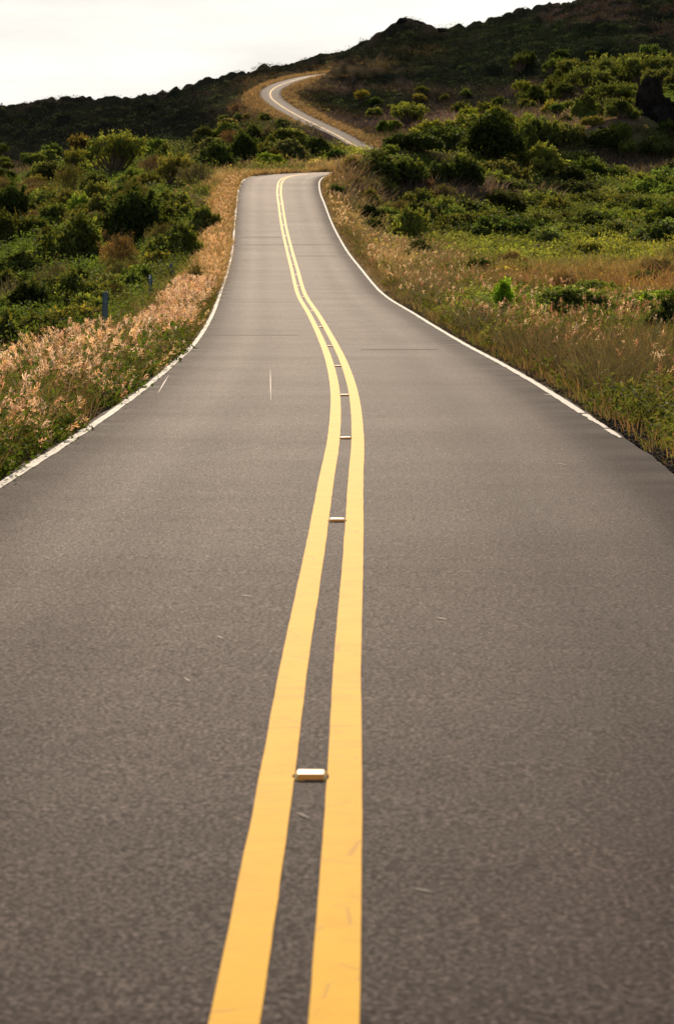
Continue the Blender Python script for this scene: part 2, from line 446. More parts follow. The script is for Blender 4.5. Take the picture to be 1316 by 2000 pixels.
# world-space bumps: the tan ridge with the lava crag, small knolls in the gully
bumps = [(15.5, 178, .6, 2.2), (19, 180, 1.3, 2.3), (22.5, 182, 2.2, 2.5), (26, 184, 2.9, 2.7), (30, 187, 2.9, 3),
         (-6.5, 236, 3.4, 5), (-12, 245, 3.0, 5), (-3, 228, 2.4, 4), (14, 158, 1.5, 4), (24, 702, 2.2, 8.5), (17, 700, 1.0, 6), (0, 520, 2.6, 5.5), (8, 526, 2.6, 6.5)]
def ground_z(X, Y, detail=True):
    X = np.asarray(X, float).ravel(); Y = np.asarray(Y, float).ravel()
    r = np.maximum(np.hypot(X, Y), 3.0)
    az = np.arctan2(X, Y)
    lim = math.radians(17)
    azc = np.clip(az, -lim, lim)
    # behind the camera the two sides run into each other
    back = smooth01((np.abs(az) - 1.2) / (math.pi - 1.2))
    azc = azc * (1 - back)
    Yp = r * np.cos(azc)
    xi = 658 + F * np.tan(azc) * 1.0
    q = Qeval(xi, np.clip(Yp, 5, 6500))
    z = q * Yp - SL * Yp
    z = np.where(Yp < 5, -SL * Yp * np.sign(np.cos(az)) - .06, z)
    z = z * (1 - back) + (-SL * Y - .3) * back * (r < 200) + z * back * (r >= 200)
    for bx, by, h, s in bumps:
        z = z + h * np.exp(-((X - bx) ** 2 + (Y - by) ** 2) / (2 * s * s))
    d, rz = road_dist(X, Y)
    if detail:
        away = smooth01((d - 3.0) / 4.0)
        far = smooth01((r - 250) / 250)
        z = z + away * ((.16 + .25 * smooth01((r - 40) / 80)) * fbm(X * .35, Y * .35, 4)
                        + far * (2.6 * fbm(X * .045, Y * .03, 4) + 3.4 * (np.abs(fbm(X * .13 + 5, Y * .075, 4)) - .22)) + away * smooth01((r - 330) / 120) * 1.1 * fbm(X * .55, Y * .3, 2))
    w = 1.3 + .035 * np.clip(Y - 150, 0, 200)
    t = smooth01((d - HALF - .12) / w)
    z = (rz - .035) * (1 - t) + z * t
    z = np.where(d < HALF + .12, rz - .035 - .22 * smooth01((HALF + .10 - d) / .25), z)
    return z, d

# colours of the land, by where it lies in the landscape (photo row/column of the place)
LAVA = (.010, .012, .010); SCRUB = (.045, .060, .020); OLIVE = (.085, .088, .030); DRY = (.215, .155, .058)
PURP = (.105, .072, .066); TAN = (.30, .21, .11); DARKG = (.020, .030, .012); SOILC = (.07, .05, .035)
blobs = [  # x, y, rx, ry, colour, strength
 (1150, 520, 330, 50, DRY, .9), (1130, 560, 300, 32, (.17, .095, .045), .8), (1000, 500, 180, 26, (.10, .11, .04), .7), (1250, 505, 90, 16, (.09, .10, .035), .7), (1280, 575, 90, 22, (.21, .11, .05), .8),
 (1100, 430, 320, 80, (.070, .082, .026), .7), (1050, 605, 250, 30, (.06, .10, .02), .7), (1150, 720, 330, 70, (.10, .075, .035), .8),
 (800, 560, 120, 60, (.13, .10, .055), .8), (740, 515, 70, 24, TAN, .8), (690, 440, 50, 50, (.20, .15, .08), .7), (670, 350, 40, 22, (.15, .09, .055), .7),
 (900, 385, 260, 22, PURP, .9), (1180, 320, 200, 26, PURP, .95), (1000, 275, 120, 16, PURP, .6), (1150, 230, 70, 20, PURP, .8), (1080, 175, 100, 22, PURP, .8),
 (690, 300, 50, 18, (.20, .19, .05), .7), (760, 283, 80, 10, PURP, .7), (830, 235, 260, 20, PURP, .85), (900, 200, 200, 16, PURP, .5),
 (720, 130, 90, 9, TAN, .5), (760, 172, 170, 9, (.12, .085, .075), .9), (900, 232, 150, 12, (.13, .09, .08), .8), (630, 150, 60, 6, TAN, .8), (820, 102, 80, 6, TAN, .45), (1180, 38, 60, 7, PURP, .7), (900, 66, 130, 6, PURP, .4),
 (520, 160, 50, 14, TAN, .8), (600, 225, 70, 20, (.16, .11, .08), .6), (640, 265, 60, 24, PURP, .9), (500, 210, 30, 30, (.2, .13, .08), .8), (480, 320, 90, 12, TAN, .8), (600, 323, 90, 9, TAN, .9),
 (440, 400, 14, 60, TAN, .9), (432, 500, 16, 55, TAN, .95), (450, 345, 24, 16, TAN, .8), (430, 305, 60, 10, PURP, .8), (380, 400, 25, 14, PURP, .9), (60, 380, 25, 16, PURP, .7),
 (440, 200, 60, 26, (.045, .045, .032), .8), (250, 290, 280, 8, (.10, .085, .06), .6), (50, 335, 70, 7, (.16, .11, .08), .8), (130, 390, 60, 20, PURP, .5), (60, 435, 90, 14, (.14, .12, .03), .7),
 (1080, 108, 320, 50, (.012, .016, .011), 1.0), (880, 150, 210, 26, (.012, .016, .011), .95), (700, 200, 130, 24, (.014, .018, .012), .9), (960, 198, 150, 14, (.013, .017, .012), .7), (780, 82, 80, 16, (.012, .014, .010), .8), (1020, 58, 220, 20, (.016, .022, .012), .85), (700, 105, 120, 12, (.014, .018, .012), .8), (1175, 240, 95, 34, (.135, .098, .075), .9), (100, 255, 420, 62, LAVA, 1.0), (330, 235, 140, 45, LAVA, 1.0), (480, 150, 120, 20, LAVA, .7),
]
def land_colour(X, Y, Z, d):
    n = len(X)
    x, y = proj(X, np.maximum(Y, 4), Z)
    jx = fbm(X * .22, Y * .12, 4) * 45; jy = fbm(X * .2 + 40, Y * .12 + 9, 4) * 16
    xx = x + jx; yy = y + jy
    base = np.tile(np.array(SCRUB), (n, 1))
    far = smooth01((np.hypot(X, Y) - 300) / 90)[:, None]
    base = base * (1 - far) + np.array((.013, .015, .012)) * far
    dry = smooth01((fbm(X * .1, Y * .06 + 70, 4) - .12) / .3)[:, None] * .55
    base = base * (1 - dry) + np.array(PURP) * (.75) * dry
    for bx, by, rx, ry, c, s in blobs:
        w = s * np.exp(-(((xx - bx) / rx) ** 2 + ((yy - by) / ry) ** 2) ** 1.3)
        w = np.where((Y > 4), w, 0)[:, None]
        base = base * (1 - w) + np.array(c) * w
    v = np.exp(-np.maximum(d - HALF, 0) / np.where(Y > 250, 3.0, .8))[:, None] * (d < 14)[:, None]
    tan = np.where((Y > 60)[:, None], np.array(TAN), np.array(SOILC))
    base = base * (1 - v * .8) + tan * v * .8
    return base

r_ = 1.2 * np.exp(np.arange(0, math.log(9000 / 1.2), .0092))
azf = np.radians(np.arange(-12.5, 12.501, .065))
azc = np.radians(np.concatenate([np.arange(12.8, 30, .6), np.arange(31, 180, 3.0)]))
az_all = np.concatenate([-azc[::-1], azf, azc])
RR, AA = np.meshgrid(r_, az_all, indexing='ij')
GX = (RR * np.sin(AA)).ravel(); GY = (RR * np.cos(AA)).ravel()
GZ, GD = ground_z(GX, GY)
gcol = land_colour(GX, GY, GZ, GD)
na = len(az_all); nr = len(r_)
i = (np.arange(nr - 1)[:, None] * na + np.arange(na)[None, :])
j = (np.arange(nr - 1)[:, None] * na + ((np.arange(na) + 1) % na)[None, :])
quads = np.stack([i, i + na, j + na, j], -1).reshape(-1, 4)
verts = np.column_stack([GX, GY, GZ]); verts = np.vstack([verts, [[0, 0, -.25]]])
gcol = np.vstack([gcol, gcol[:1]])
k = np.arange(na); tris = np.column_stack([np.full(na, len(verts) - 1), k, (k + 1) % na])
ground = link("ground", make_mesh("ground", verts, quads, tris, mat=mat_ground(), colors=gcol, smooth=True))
tag(ground, "rough volcanic hillside of soil, scrub and dark lava on both sides of the road", "ground", kind="structure")

# lookup of ground height on any point (exact function, not the mesh)
def gz1(X, Y): return float(ground_z([X], [Y])[0][0])
# first place along a photo column where the land reaches a photo row
YS = 12 * np.exp(np.arange(0, math.log(900 / 12), .006))
_cols = {}
def place(x, y):
    key = int(round(x / 8.0)) * 8
    if key not in _cols:
        Xc = (key - 658.0) / F * YS * 1.0
        Xc = np.array([pix_u(key, 500, Yv) for Yv in YS])
        z, d = ground_z(Xc, YS); px, py = proj(Xc, YS, z)
        _cols[key] = py
    py = _cols[key]
    hit = np.nonzero(py <= y)[0]
    Y = YS[hit[0]] if len(hit) else 800.0
    X = pix_u(x, y, Y)
    return X, Y, gz1(X, Y)

# ------------------------------------------------------------------ road with its paint
edgeR = HALF - .02 + 0 * stations
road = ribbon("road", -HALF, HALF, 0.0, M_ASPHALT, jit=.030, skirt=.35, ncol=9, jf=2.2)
tag(road, "two-lane asphalt road winding uphill over a crest and round a bend", "road", kind="structure")
LW = .105; GAP = .098
for sgn in (-1, 1):
    a, b = sorted((sgn * GAP / 2, sgn * (GAP / 2 + LW)))
    ribbon("yellow_line", a, b, .004, M_YELLOW, jit=.0022, parent=road, jf=5, seed=sgn * 5)
sL = stations
worn = .018 + .03 * smooth01(fbm(sL * .4, sL * 0, 3))
ribbon("edge_line", -HALF + .035, -HALF + .112, .0045, M_WHITE, s_to=S0 + 175, jit=.012, parent=road, jf=3, seed=11)
s_r = S0 + 17.2
wr = np.where(stations < s_r + 3.4, .05, 0)
ms = stations >= s_r
ribbon("edge_line", (HALF - .120 + wr)[ms] if False else HALF - .107, HALF - .030, .0045, M_WHITE, s_from=s_r + 2.6, s_to=S0 + 175, jit=.010, parent=road, jf=3, seed=23)
# the crumbling near end of the right-hand line: broken flakes
frag = fbm(stations * 2.3, stations * 0 + 8.3, 4)
for s_a, s_b in ((0.0, .95), (1.0, 2.62)):
    wd_ = (.030 + .030 * smooth01((stations - s_r - .6) / 2.0)) * (1 + .9 * frag) + .006
    ribbon("edge_line", HALF - .034 - wd_, HALF - .028 + .012 * frag[::-1], .0045, M_WHITE, s_from=s_r + s_a, s_to=s_r + s_b, jit=.012, parent=road, jf=9, seed=31 + s_a)

M_SEAM = mat_simple("tar_seam", (.022, .017, .016), .86, nscale=9, amt=.5, spec=.07)
for y_, u0, u1, w_ in ((590, -2.2, -.25, .20), (655, -2.0, -.5, .18), (684, .5, 1.7, .26), (500, .2, 2.25, .35), (478, -2.25, 2.2, .25), (463, -2.25, -.2, .5)):
    i_ = int(np.argmin(np.abs(proj(C[:, 0], np.maximum(C[:, 1], 4), C[:, 2])[1][C[:, 1].argmin():] - y_) + (C[:, 1] > 120) * 1e3 + (C[:, 1] < 5) * 1e3))
    ribbon("tar_seam", u0, u1, .0022, M_SEAM, s_from=stations[i_], s_to=stations[i_] + max(w_, .36 if stations[i_] > S0 + 60 else .13), jit=.15, parent=road, jf=2, seed=y_ * .1)

def flat_patch(name, cx, cy, pts2, mat, parent, lift=.0052):
    vs = [(cx + a, cy + b) for a, b in pts2]
    bm = bmesh.new()
    top = [bm.verts.new((a, b, -SL * b + lift)) for a, b in vs]
    bm.faces.new(top)
    me = bpy.data.meshes.new(name); bm.to_mesh(me); bm.free(); me.materials.append(mat)
    return link(name, me, parent)
def on_road(x, y):
    t = float(pix_tan(y)); Y = CZ / (t - SL); return pix_u(x, y, Y), Y
M_SCR = mat_simple("scrape", (.11, .092, .075), .75, nscale=60, amt=.3)
def streak(x0, y0, x1, y1, w):
    a = np.array(on_road(x0, y0)); b = np.array(on_road(x1, y1)); m_ = (a + b) / 2
    d = (b - a); L = np.linalg.norm(d); d /= L; nn = np.array([d[1], -d[0]])
    ring = []
    for t in np.linspace(0, 1, 7): ring.append(a + d * L * t + nn * (w * math.sin(math.pi * min(max(t, .08), .92)) + random.uniform(-.15, .15) * w))
    for t in np.linspace(1, 0, 7): ring.append(a + d * L * t - nn * (w * math.sin(math.pi * min(max(t, .08), .92)) + random.uniform(-.15, .15) * w))
    flat_patch("scrape_mark", m_[0], m_[1], [(p[0] - m_[0], p[1] - m_[1]) for p in ring], M_SCR, road, .003)
for s_ in [(528, 722, 529, 782, .006), (330, 733, 309, 768, .008), (578, 1588, 606, 1600, .004), (880, 590 + 70, 905, 672, .012), (1060, 770, 1085, 773, .02),
           (470, 1163, 495, 1166, .006), (853, 1207, 872, 1211, .008), (424, 1243, 436, 1248, .006), (355, 681, 384, 683, .03), (1085, 905, 1110, 909, .006), (800, 1735, 850, 1745, .003), (360, 1325, 372, 1332, .005)]:
    streak(*s_)

# ------------------------------------------------------------------ reflective road markers
M_MARK = mat_simple("marker_plastic", (.60, .42, .17), .5, nscale=40, amt=.08)
M_LENS = mat_simple("amber_lens", (.75, .28, .03), .15, nscale=60, amt=.1)
M_GLUE = mat_simple("bitumen_glue", (.10, .082, .070), 1.0, 0., 0.0, nscale=40, amt=.3)
def frustum(b, t, h, z0=0, yoff=0):
    bm = bmesh.new()
    lo = [bm.verts.new((sx * b[0], sy * b[1] + yoff, z0)) for sx, sy in ((-1, -1), (1, -1), (1, 1), (-1, 1))]
    hi = [bm.verts.new((sx * t[0], sy * t[1] + yoff, z0 + h)) for sx, sy in ((-1, -1), (1, -1), (1, 1), (-1, 1))]
    bm.faces.new(hi); bm.faces.new(lo[::-1])
    for q in range(4): bm.faces.new((lo[q], lo[(q + 1) % 4], hi[(q + 1) % 4], hi[q]))
    return bm
def bm_mesh(name, bm, mat, bev=0, smooth=False):
    if bev: bmesh.ops.bevel(bm, geom=list(bm.edges), offset=bev, segments=3, profile=.6, affect='EDGES')
    bmesh.ops.recalc_face_normals(bm, faces=bm.faces)
    me = bpy.data.meshes.new(name); bm.to_mesh(me); bm.free(); me.materials.append(mat)
    if smooth: me.polygons.foreach_set("use_smooth", [True] * len(me.polygons))
    return me
def lens_mesh(side):
    bm = bmesh.new()
    y0, y1, z0, z1 = -.0475, -.0285, .0035, .0165
    pts3 = [(-.040, y0, z0), (.040, y0, z0), (.034, y1, z1), (-.034, y1, z1)]
    nrm = Vector((0, -.565, .825)) * .0025
    a = [bm.verts.new((p[0], p[1] * side, p[2])) for p in pts3]
    b = [bm.verts.new((p[0] + 0, (p[1] + nrm.y) * side, p[2] + nrm.z)) for p in pts3]
    bm.faces.new(a); bm.faces.new(b)
    for q in range(4): bm.faces.new((a[q], a[(q + 1) % 4], b[(q + 1) % 4], b[q]))
    return bm
me_body = bm_mesh("marker_body", frustum((.049, .050), (.041, .026), .0185), M_MARK, .0035, True)
me_lf = bm_mesh("marker_lens", lens_mesh(1), M_LENS); me_lb = bm_mesh("marker_lens_back", lens_mesh(-1), M_LENS)
def glue_bm():
    bm = bmesh.new(); vs = []
    for q in range(18):
        a = q / 18 * 2 * math.pi; rr = (.055 + random.uniform(-.005, .012))
        vs.append((rr * math.cos(a) * 1.0, rr * math.sin(a) * .95))
    t = [bm.verts.new((a, b, .0045)) for a, b in vs]; lo = [bm.verts.new((a * 1.04, b * 1.04, -.01)) for a, b in vs]
    bm.faces.new(t)
    for q in range(18): bm.faces.new((lo[q], lo[(q + 1) % 18], t[(q + 1) % 18], t[q]))
    return bm
me_glue = bm_mesh("marker_glue", glue_bm(), M_GLUE)
mk = link("road_marker", None)
for nm, me in (("body", me_body), ("lens", me_lf), ("lens", me_lb), ("glue_pad", me_glue)):
    link(nm, me, mk)
mk_children = list(mk.children)
mk_s = []
for y in (1518, 1018, 857, 773, 716, 676, 645, 622, 603):
    t = float(pix_tan(y)); mk_s.append(S0 + CZ / (t - SL))
s_ = mk_s[-1] + 5.8
while s_ < S0 + 128: mk_s.append(s_); s_ += 5.8
ords = ["nearest", "second", "third", "fourth", "fifth", "sixth", "seventh", "eighth", "ninth", "tenth", "eleventh", "twelfth", "thirteenth", "fourteenth", "fifteenth", "sixteenth", "seventeenth", "eighteenth", "nineteenth", "twentieth", "twenty-first", "twenty-second", "twenty-third", "twenty-fourth"]
for q, s_ in enumerate(mk_s):
    if q == 0: o = mk
    else:
        o = mk.copy(); COL.objects.link(o)
        for c in mk_children:
            cc = c.copy(); COL.objects.link(cc); cc.parent = o
    p = road_at(s_); p2 = road_at(s_ + .4); h = math.atan2(p2[0] - p[0], p2[1] - p[1]); g = math.atan2(p2[2] - p[2], .4)
    o.location = (p[0], p[1], p[2] + .0005); o.rotation_euler = Euler((g, 0, -h)); o.scale = (1, 1, .92)
    lab = ("large nearest amber road marker between the yellow lines, near the bottom of the picture" if q == 0 else
           "%s amber road marker along the gap between the yellow lines" % ords[min(q, 23)])
    tag(o, lab, "road marker", "amber reflective markers between the yellow lines")

# ------------------------------------------------------------------ steel posts on the left verge
def box_bm(bm, x0, x1, y0, y1, z0, z1):
    v = [bm.verts.new(p) for p in ((x0, y0, z0), (x1, y0, z0), (x1, y1, z0), (x0, y1, z0), (x0, y0, z1), (x1, y0, z1), (x1, y1, z1), (x0, y1, z1))]
    for f in ((0, 3, 2, 1), (4, 5, 6, 7), (0, 1, 5, 4), (1, 2, 6, 5), (2, 3, 7, 6), (3, 0, 4, 7)): bm.faces.new([v[q] for q in f])
bm = bmesh.new()   # a pressed U-section post with flanges
box_bm(bm, -.030, .030, -.003, .003, -.4, 1.16); box_bm(bm, -.034, -.0302, -.003, .034, -.4, 1.16); box_bm(bm, .0302, .034, -.003, .034, -.4, 1.16)
box_bm(bm, -.055, -.0342, .030, .034, -.4, 1.16); box_bm(bm, .0342, .055, .030, .034, -.4, 1.16)
me_post = bm_mesh("post_channel", bm, M_STEEL)
bm = bmesh.new(); box_bm(bm, -.022, .022, -.008, -.0032, 1.04, 1.14)
me_refl = bm_mesh("post_reflector", bm, M_PALE, .001)
bm = bmesh.new()
for zz in (.98,):
    bmesh.ops.create_cone(bm, cap_ends=True, segments=6, radius1=.008, radius2=.008, depth=.008, matrix=Matrix.Translation((0, -.0072, zz)) @ Matrix.Rotation(math.pi / 2, 4, 'X'))
me_bolt = bm_mesh("post_bolt", bm, M_PALE)
post_list = [(201, 570, 39), (295, 536, 58), (336, 515, 72), (380, 452, 101), (400, 386, 121), (415, 362, 130)]
post_labels = ["nearest and tallest blue-grey steel post behind the pink grass", "second blue-grey steel post up the left verge, beside the olive shrubs",
               "third steel post up the left verge, leaning beside the last pink grass", "fourth steel post, half hidden in green shrubs left of the road",
               "fifth steel post, small, with a pale top, left of the tan verge", "farthest thin steel post on the left verge near the crest"]
posts = []
for q, (x, yt, Y) in enumerate(post_list):
    o = link("steel_post", None)
    X = pix_u(x, yt, Y); z = CZ - Y * float(pix_tan(yt))
    link("channel", me_post, o)
    if q in (1, 4): link("reflector", me_refl, o)
    link("bolt", me_bolt, o)
    sc_ = 1.0
    o.location = (X, Y, z - 1.16 * sc_); o.rotation_euler = (random.uniform(-.03, .03), random.uniform(-.05, .05), random.uniform(-.3, .3))
    tag(o, post_labels[q], "post", "steel posts along the left verge")
    posts.append((X, Y))

#@@VEG@@
# ------------------------------------------------------------------ foliage generators (numpy)
def rand_dirs(n, zmin=-1.0):
    z = rng.uniform(zmin, 1, n); a = rng.uniform(0, 2 * np.pi, n); r = np.sqrt(1 - z * z)
    return np.stack([r * np.cos(a), r * np.sin(a), z], -1)
def nrm(v): return v / np.maximum(np.linalg.norm(v, axis=-1, keepdims=True), 1e-9)
def leaves(c, d, n, L, w):
    """one pointed leaf (quad) per row, slightly folded along its length"""
    side = nrm(np.cross(d, n)); L = np.broadcast_to(L, len(c))[:, None]; w = np.broadcast_to(w, len(c))[:, None]
    up = nrm(np.cross(side, d))
    a = c; b = c + d * L * .45 + side * w * .5 + up * L * .08; t = c + d * L - up * L * .06; e = c + d * L * .45 - side * w * .5 + up * L * .08
    return np.stack([a, b, t, e], 1).reshape(-1, 3)
def quad_idx(nq): return np.arange(nq * 4).reshape(-1, 4)
def jitter_col(base, n, v=.22, h=.12):
    base = np.asarray(base, float); base = np.broadcast_to(base, (n, 3))
    s = np.exp(rng.normal(0, v, (n, 1))); hh = rng.normal(0, h, (n, 1))
    return np.clip(base * s * np.concatenate([1 + hh, 1 + 0 * hh, 1 - hh], 1), .003, .9)

def tube(bm, p, q, r0, r1, seg=6):
    p, q = Vector(p), Vector(q); d = (q - p).normalized(); x = d.orthogonal().normalized(); y = d.cross(x)
    A = [bm.verts.new(p + (x * math.cos(a) + y * math.sin(a)) * r0) for a in [k * 2 * math.pi / seg for k in range(seg)]]
    B = [bm.verts.new(q + (x * math.cos(a) + y * math.sin(a)) * r1) for a in [k * 2 * math.pi / seg for k in range(seg)]]
    for k in range(seg): bm.faces.new((A[k], A[(k + 1) % seg], B[(k + 1) % seg], B[k]))
    bm.faces.new(B); bm.faces.new(A[::-1])

def shrub_proto(name, lobes, nleaf, L, base, ratio=.5, trunk=.04, inner=.18, stem_from=(0, 0, -.1), vcol=.25, out_w=.8, up_w=.35):
    lob = np.array(lobes, float); area = (lob[:, 3] * lob[:, 4] + lob[:, 5] * lob[:, 3]); pr = area / area.sum()
    n = int(nleaf * 1.6); k = rng.choice(len(lob), n, p=pr); d = rand_dirs(n, -.55); ltone = rng.uniform(.7, 1.35, len(lob))
    lump = 1 + .16 * fbm(d[:, 0] * 3 + k * 7.1, d[:, 1] * 3 + d[:, 2] * 3, 3)
    rad = np.where(rng.random(n) < inner, rng.uniform(.35, .85, n), rng.uniform(.84, 1.07, n)) * lump
    c = lob[k, :3] + d * lob[k, 3:6] * rad[:, None]
    keep = np.ones(n, bool)
    for j in range(len(lob)):
        f = (((c - lob[j, :3]) / lob[j, 3:6]) ** 2).sum(1)
        keep &= ~((f < .55) & (k != j) & (rng.random(n) < .85))
    keep &= c[:, 2] > -.08
    c, d, k = c[keep][:nleaf], d[keep][:nleaf], k[keep][:nleaf]
    # sprigs that break the outline
    ns = 46; per = max(8, nleaf // 170); ks = rng.choice(len(lob), ns, p=pr); ds = rand_dirs(ns, .05)
    st = lob[ks, :3] + ds * lob[ks, 3:6] * .9; gd = nrm(ds + rand_dirs(ns) * .5 + [0, 0, .5]); ln = rng.uniform(.12, .34, ns)
    tt = np.tile(np.linspace(.05, 1, per), ns)[:, None]
    cs_ = np.repeat(st, per, 0) + np.repeat(gd * ln[:, None], per, 0) * tt + rand_dirs(ns * per) * .035
    c = np.vstack([c, cs_]); d = np.vstack([d, nrm(rand_dirs(ns * per) + np.repeat(gd, per, 0) * .6)]); k = np.concatenate([k, np.repeat(ks, per)])
    n = len(c)
    nn = nrm(d * out_w + rand_dirs(n) * .75 + np.array([0, 0, up_w]))
    ax = nrm(np.cross(nn, rand_dirs(n)) + d * .5)
    Ls = L * rng.uniform(.6, 1.35, n)
    V = leaves(c, ax, nn, Ls, Ls * ratio)
    tone = 1 + .30 * fbm(c[:, 0] * 2.2 + 9, c[:, 1] * 2.2 + c[:, 2] * 2.6, 3)[:, None]
    tone = tone * ltone[k][:, None]
    cc = jitter_col(base, n, vcol) * tone
    me = make_mesh(name, V, quad_idx(n), mat=M_LEAF, colors=np.repeat(cc, 4, 0))
    bm = bmesh.new()
    sf = Vector(stem_from)
    for q in range(len(lob)):
        tgt = Vector(lob[q, :3]) + Vector((0, 0, lob[q, 5] * .45)); mid = sf.lerp(tgt, .5) + Vector((random.uniform(-.08, .08), random.uniform(-.08, .08), -.06 * random.random()))
        tube(bm, sf + Vector((random.uniform(-.04, .04), random.uniform(-.04, .04), 0)), mid, trunk, trunk * .6); tube(bm, mid, tgt, trunk * .6, trunk * .15)
        for _ in range(3):
            e = tgt + Vector((random.uniform(-1, 1) * lob[q, 3], random.uniform(-1, 1) * lob[q, 4], random.uniform(.1, .7) * lob[q, 5])) * .75
            tube(bm, mid.lerp(tgt, random.uniform(.2, .9)), e, trunk * .3, trunk * .08, 4)
    ms = bm_mesh(name + "_stem", bm, M_BARK)
    return me, ms

def dome_lobes(n, spread, hmin, hmax, rmin, rmax, flat=.8, seed=0):
    r = random.Random(seed); out = []
    for q in range(n):
        a = r.uniform(0, 2 * math.pi); s = spread * math.sqrt(r.random()); rr = r.uniform(rmin, rmax)
        z = hmin + (hmax - hmin) * (1 - (s / spread) ** 2) * r.uniform(.6, 1)
        out.append((s * math.cos(a), s * math.sin(a), z, rr, rr, rr * flat))
    return out
G0 = (.098, .118, .040); G1 = (.068, .088, .032); G2 = (.105, .150, .030)
PROTO = {}
for v in range(3):
    PROTO['round', v] = shrub_proto("round_shrub", dome_lobes(20, .74, .12, .74, .17, .40, .8, 10 + v), 4600, .115, G1, up_w=.4)
    PROTO['loose', v] = shrub_proto("loose_shrub", dome_lobes(24, .80, .08, .86, .11, .30, .85, 30 + v), 3800, .125, G0, ratio=.45, inner=.25)
for v in range(2):
    lo = []
    r = random.Random(50 + v)
    for q in range(30):
        a = r.uniform(0, 6.28); s = .85 * math.sqrt(r.random()); lo.append((s * math.cos(a), s * math.sin(a), .82 - .32 * s * s + r.uniform(-.12, .1), r.uniform(.10, .22), r.uniform(.10, .22), r.uniform(.05, .11)))
    for q in range(6):
        a = r.uniform(0, 6.28); s = r.uniform(.3, .8); lo.append((s * math.cos(a), s * math.sin(a), r.uniform(.3, .55), .16, .16, .10))
    PROTO['umbrella', v] = shrub_proto("spreading_tree", lo, 4600, .095, G0, ratio=.4, trunk=.045, inner=.3)
    PROTO['twig', v] = shrub_proto("dry_shrub", dome_lobes(12, .65, .2, .6, .2, .36, .8, 70 + v), 3600, .085, (.105, .085, .060), ratio=.16, trunk=.03, inner=.5, out_w=.1, up_w=.1)
lo = [(random.uniform(-.35, .35), random.uniform(-.3, .3), z, .22, .22, .26) for z in (.15, .3, .45, .6, .75, .9, .25, .5, .95, .7)]
PROTO['sapling', 0] = shrub_proto("leafy_sapling", lo, 2600, .13, (.13, .26, .035), ratio=.45, inner=.3)
PROTO['mat', 0] = shrub_proto("low_mat", dome_lobes(26, .85, .05, .42, .09, .26, .7, 91), 3800, .105, G0, ratio=.5)
PROTO['mat', 1] = shrub_proto("low_mat", dome_lobes(24, .85, .05, .50, .09, .28, .7, 92), 3800, .105, G0, ratio=.5)
NV = {'round': 3, 'loose': 3, 'umbrella': 2, 'twig': 2, 'sapling': 1, 'mat': 2}
NAME = {'round': 'shrub', 'loose': 'shrub', 'umbrella': 'spreading_tree', 'twig': 'dry_shrub', 'sapling': 'sapling', 'mat': 'low_shrub'}
CATS = {'round': 'shrub', 'loose': 'shrub', 'umbrella': 'tree', 'twig': 'dry shrub', 'sapling': 'sapling', 'mat': 'low shrub'}
plants = []                       # (X, Y, radius)
def put_plant(kind, X, Y, Z, w, h, tint, label, group=None):
    v = random.randrange(NV[kind]); mf, ms = PROTO[kind, v]
    o = link(NAME[kind], None)
    f = link("crown" if kind == 'umbrella' else "foliage", mf, o); s = link("trunk" if kind == 'umbrella' else "stem", ms, o)
    f.color = (*tint, 1)
    o.location = (X, Y, Z - .04 * h); o.rotation_euler = (0, 0, random.uniform(0, 6.28)); 
    hh = {'round': 1.0, 'loose': 1.05, 'umbrella': 1.0, 'twig': .9, 'sapling': 1.15, 'mat': .7}[kind]
    ax_ = random.uniform(.85, 1.15); o.scale = (w / 2 * ax_, w / 2 / ax_, h / hh)
    tag(o, label, CATS[kind], group)
    plants.append((X, Y, w / 2))
    return o
DK = (.55, .60, .55); VD = (.22, .27, .25); MD = (.85, .88, .8); LT = (1.35, 1.3, 1.1); BR = (1.5, 1.75, 1.0); YG = (1.7, 1.5, .9); GY = (1.2, 1.05, 1.5); OL = (1.35, 1.1, 1.0)
N1 = (1, 1, 1)
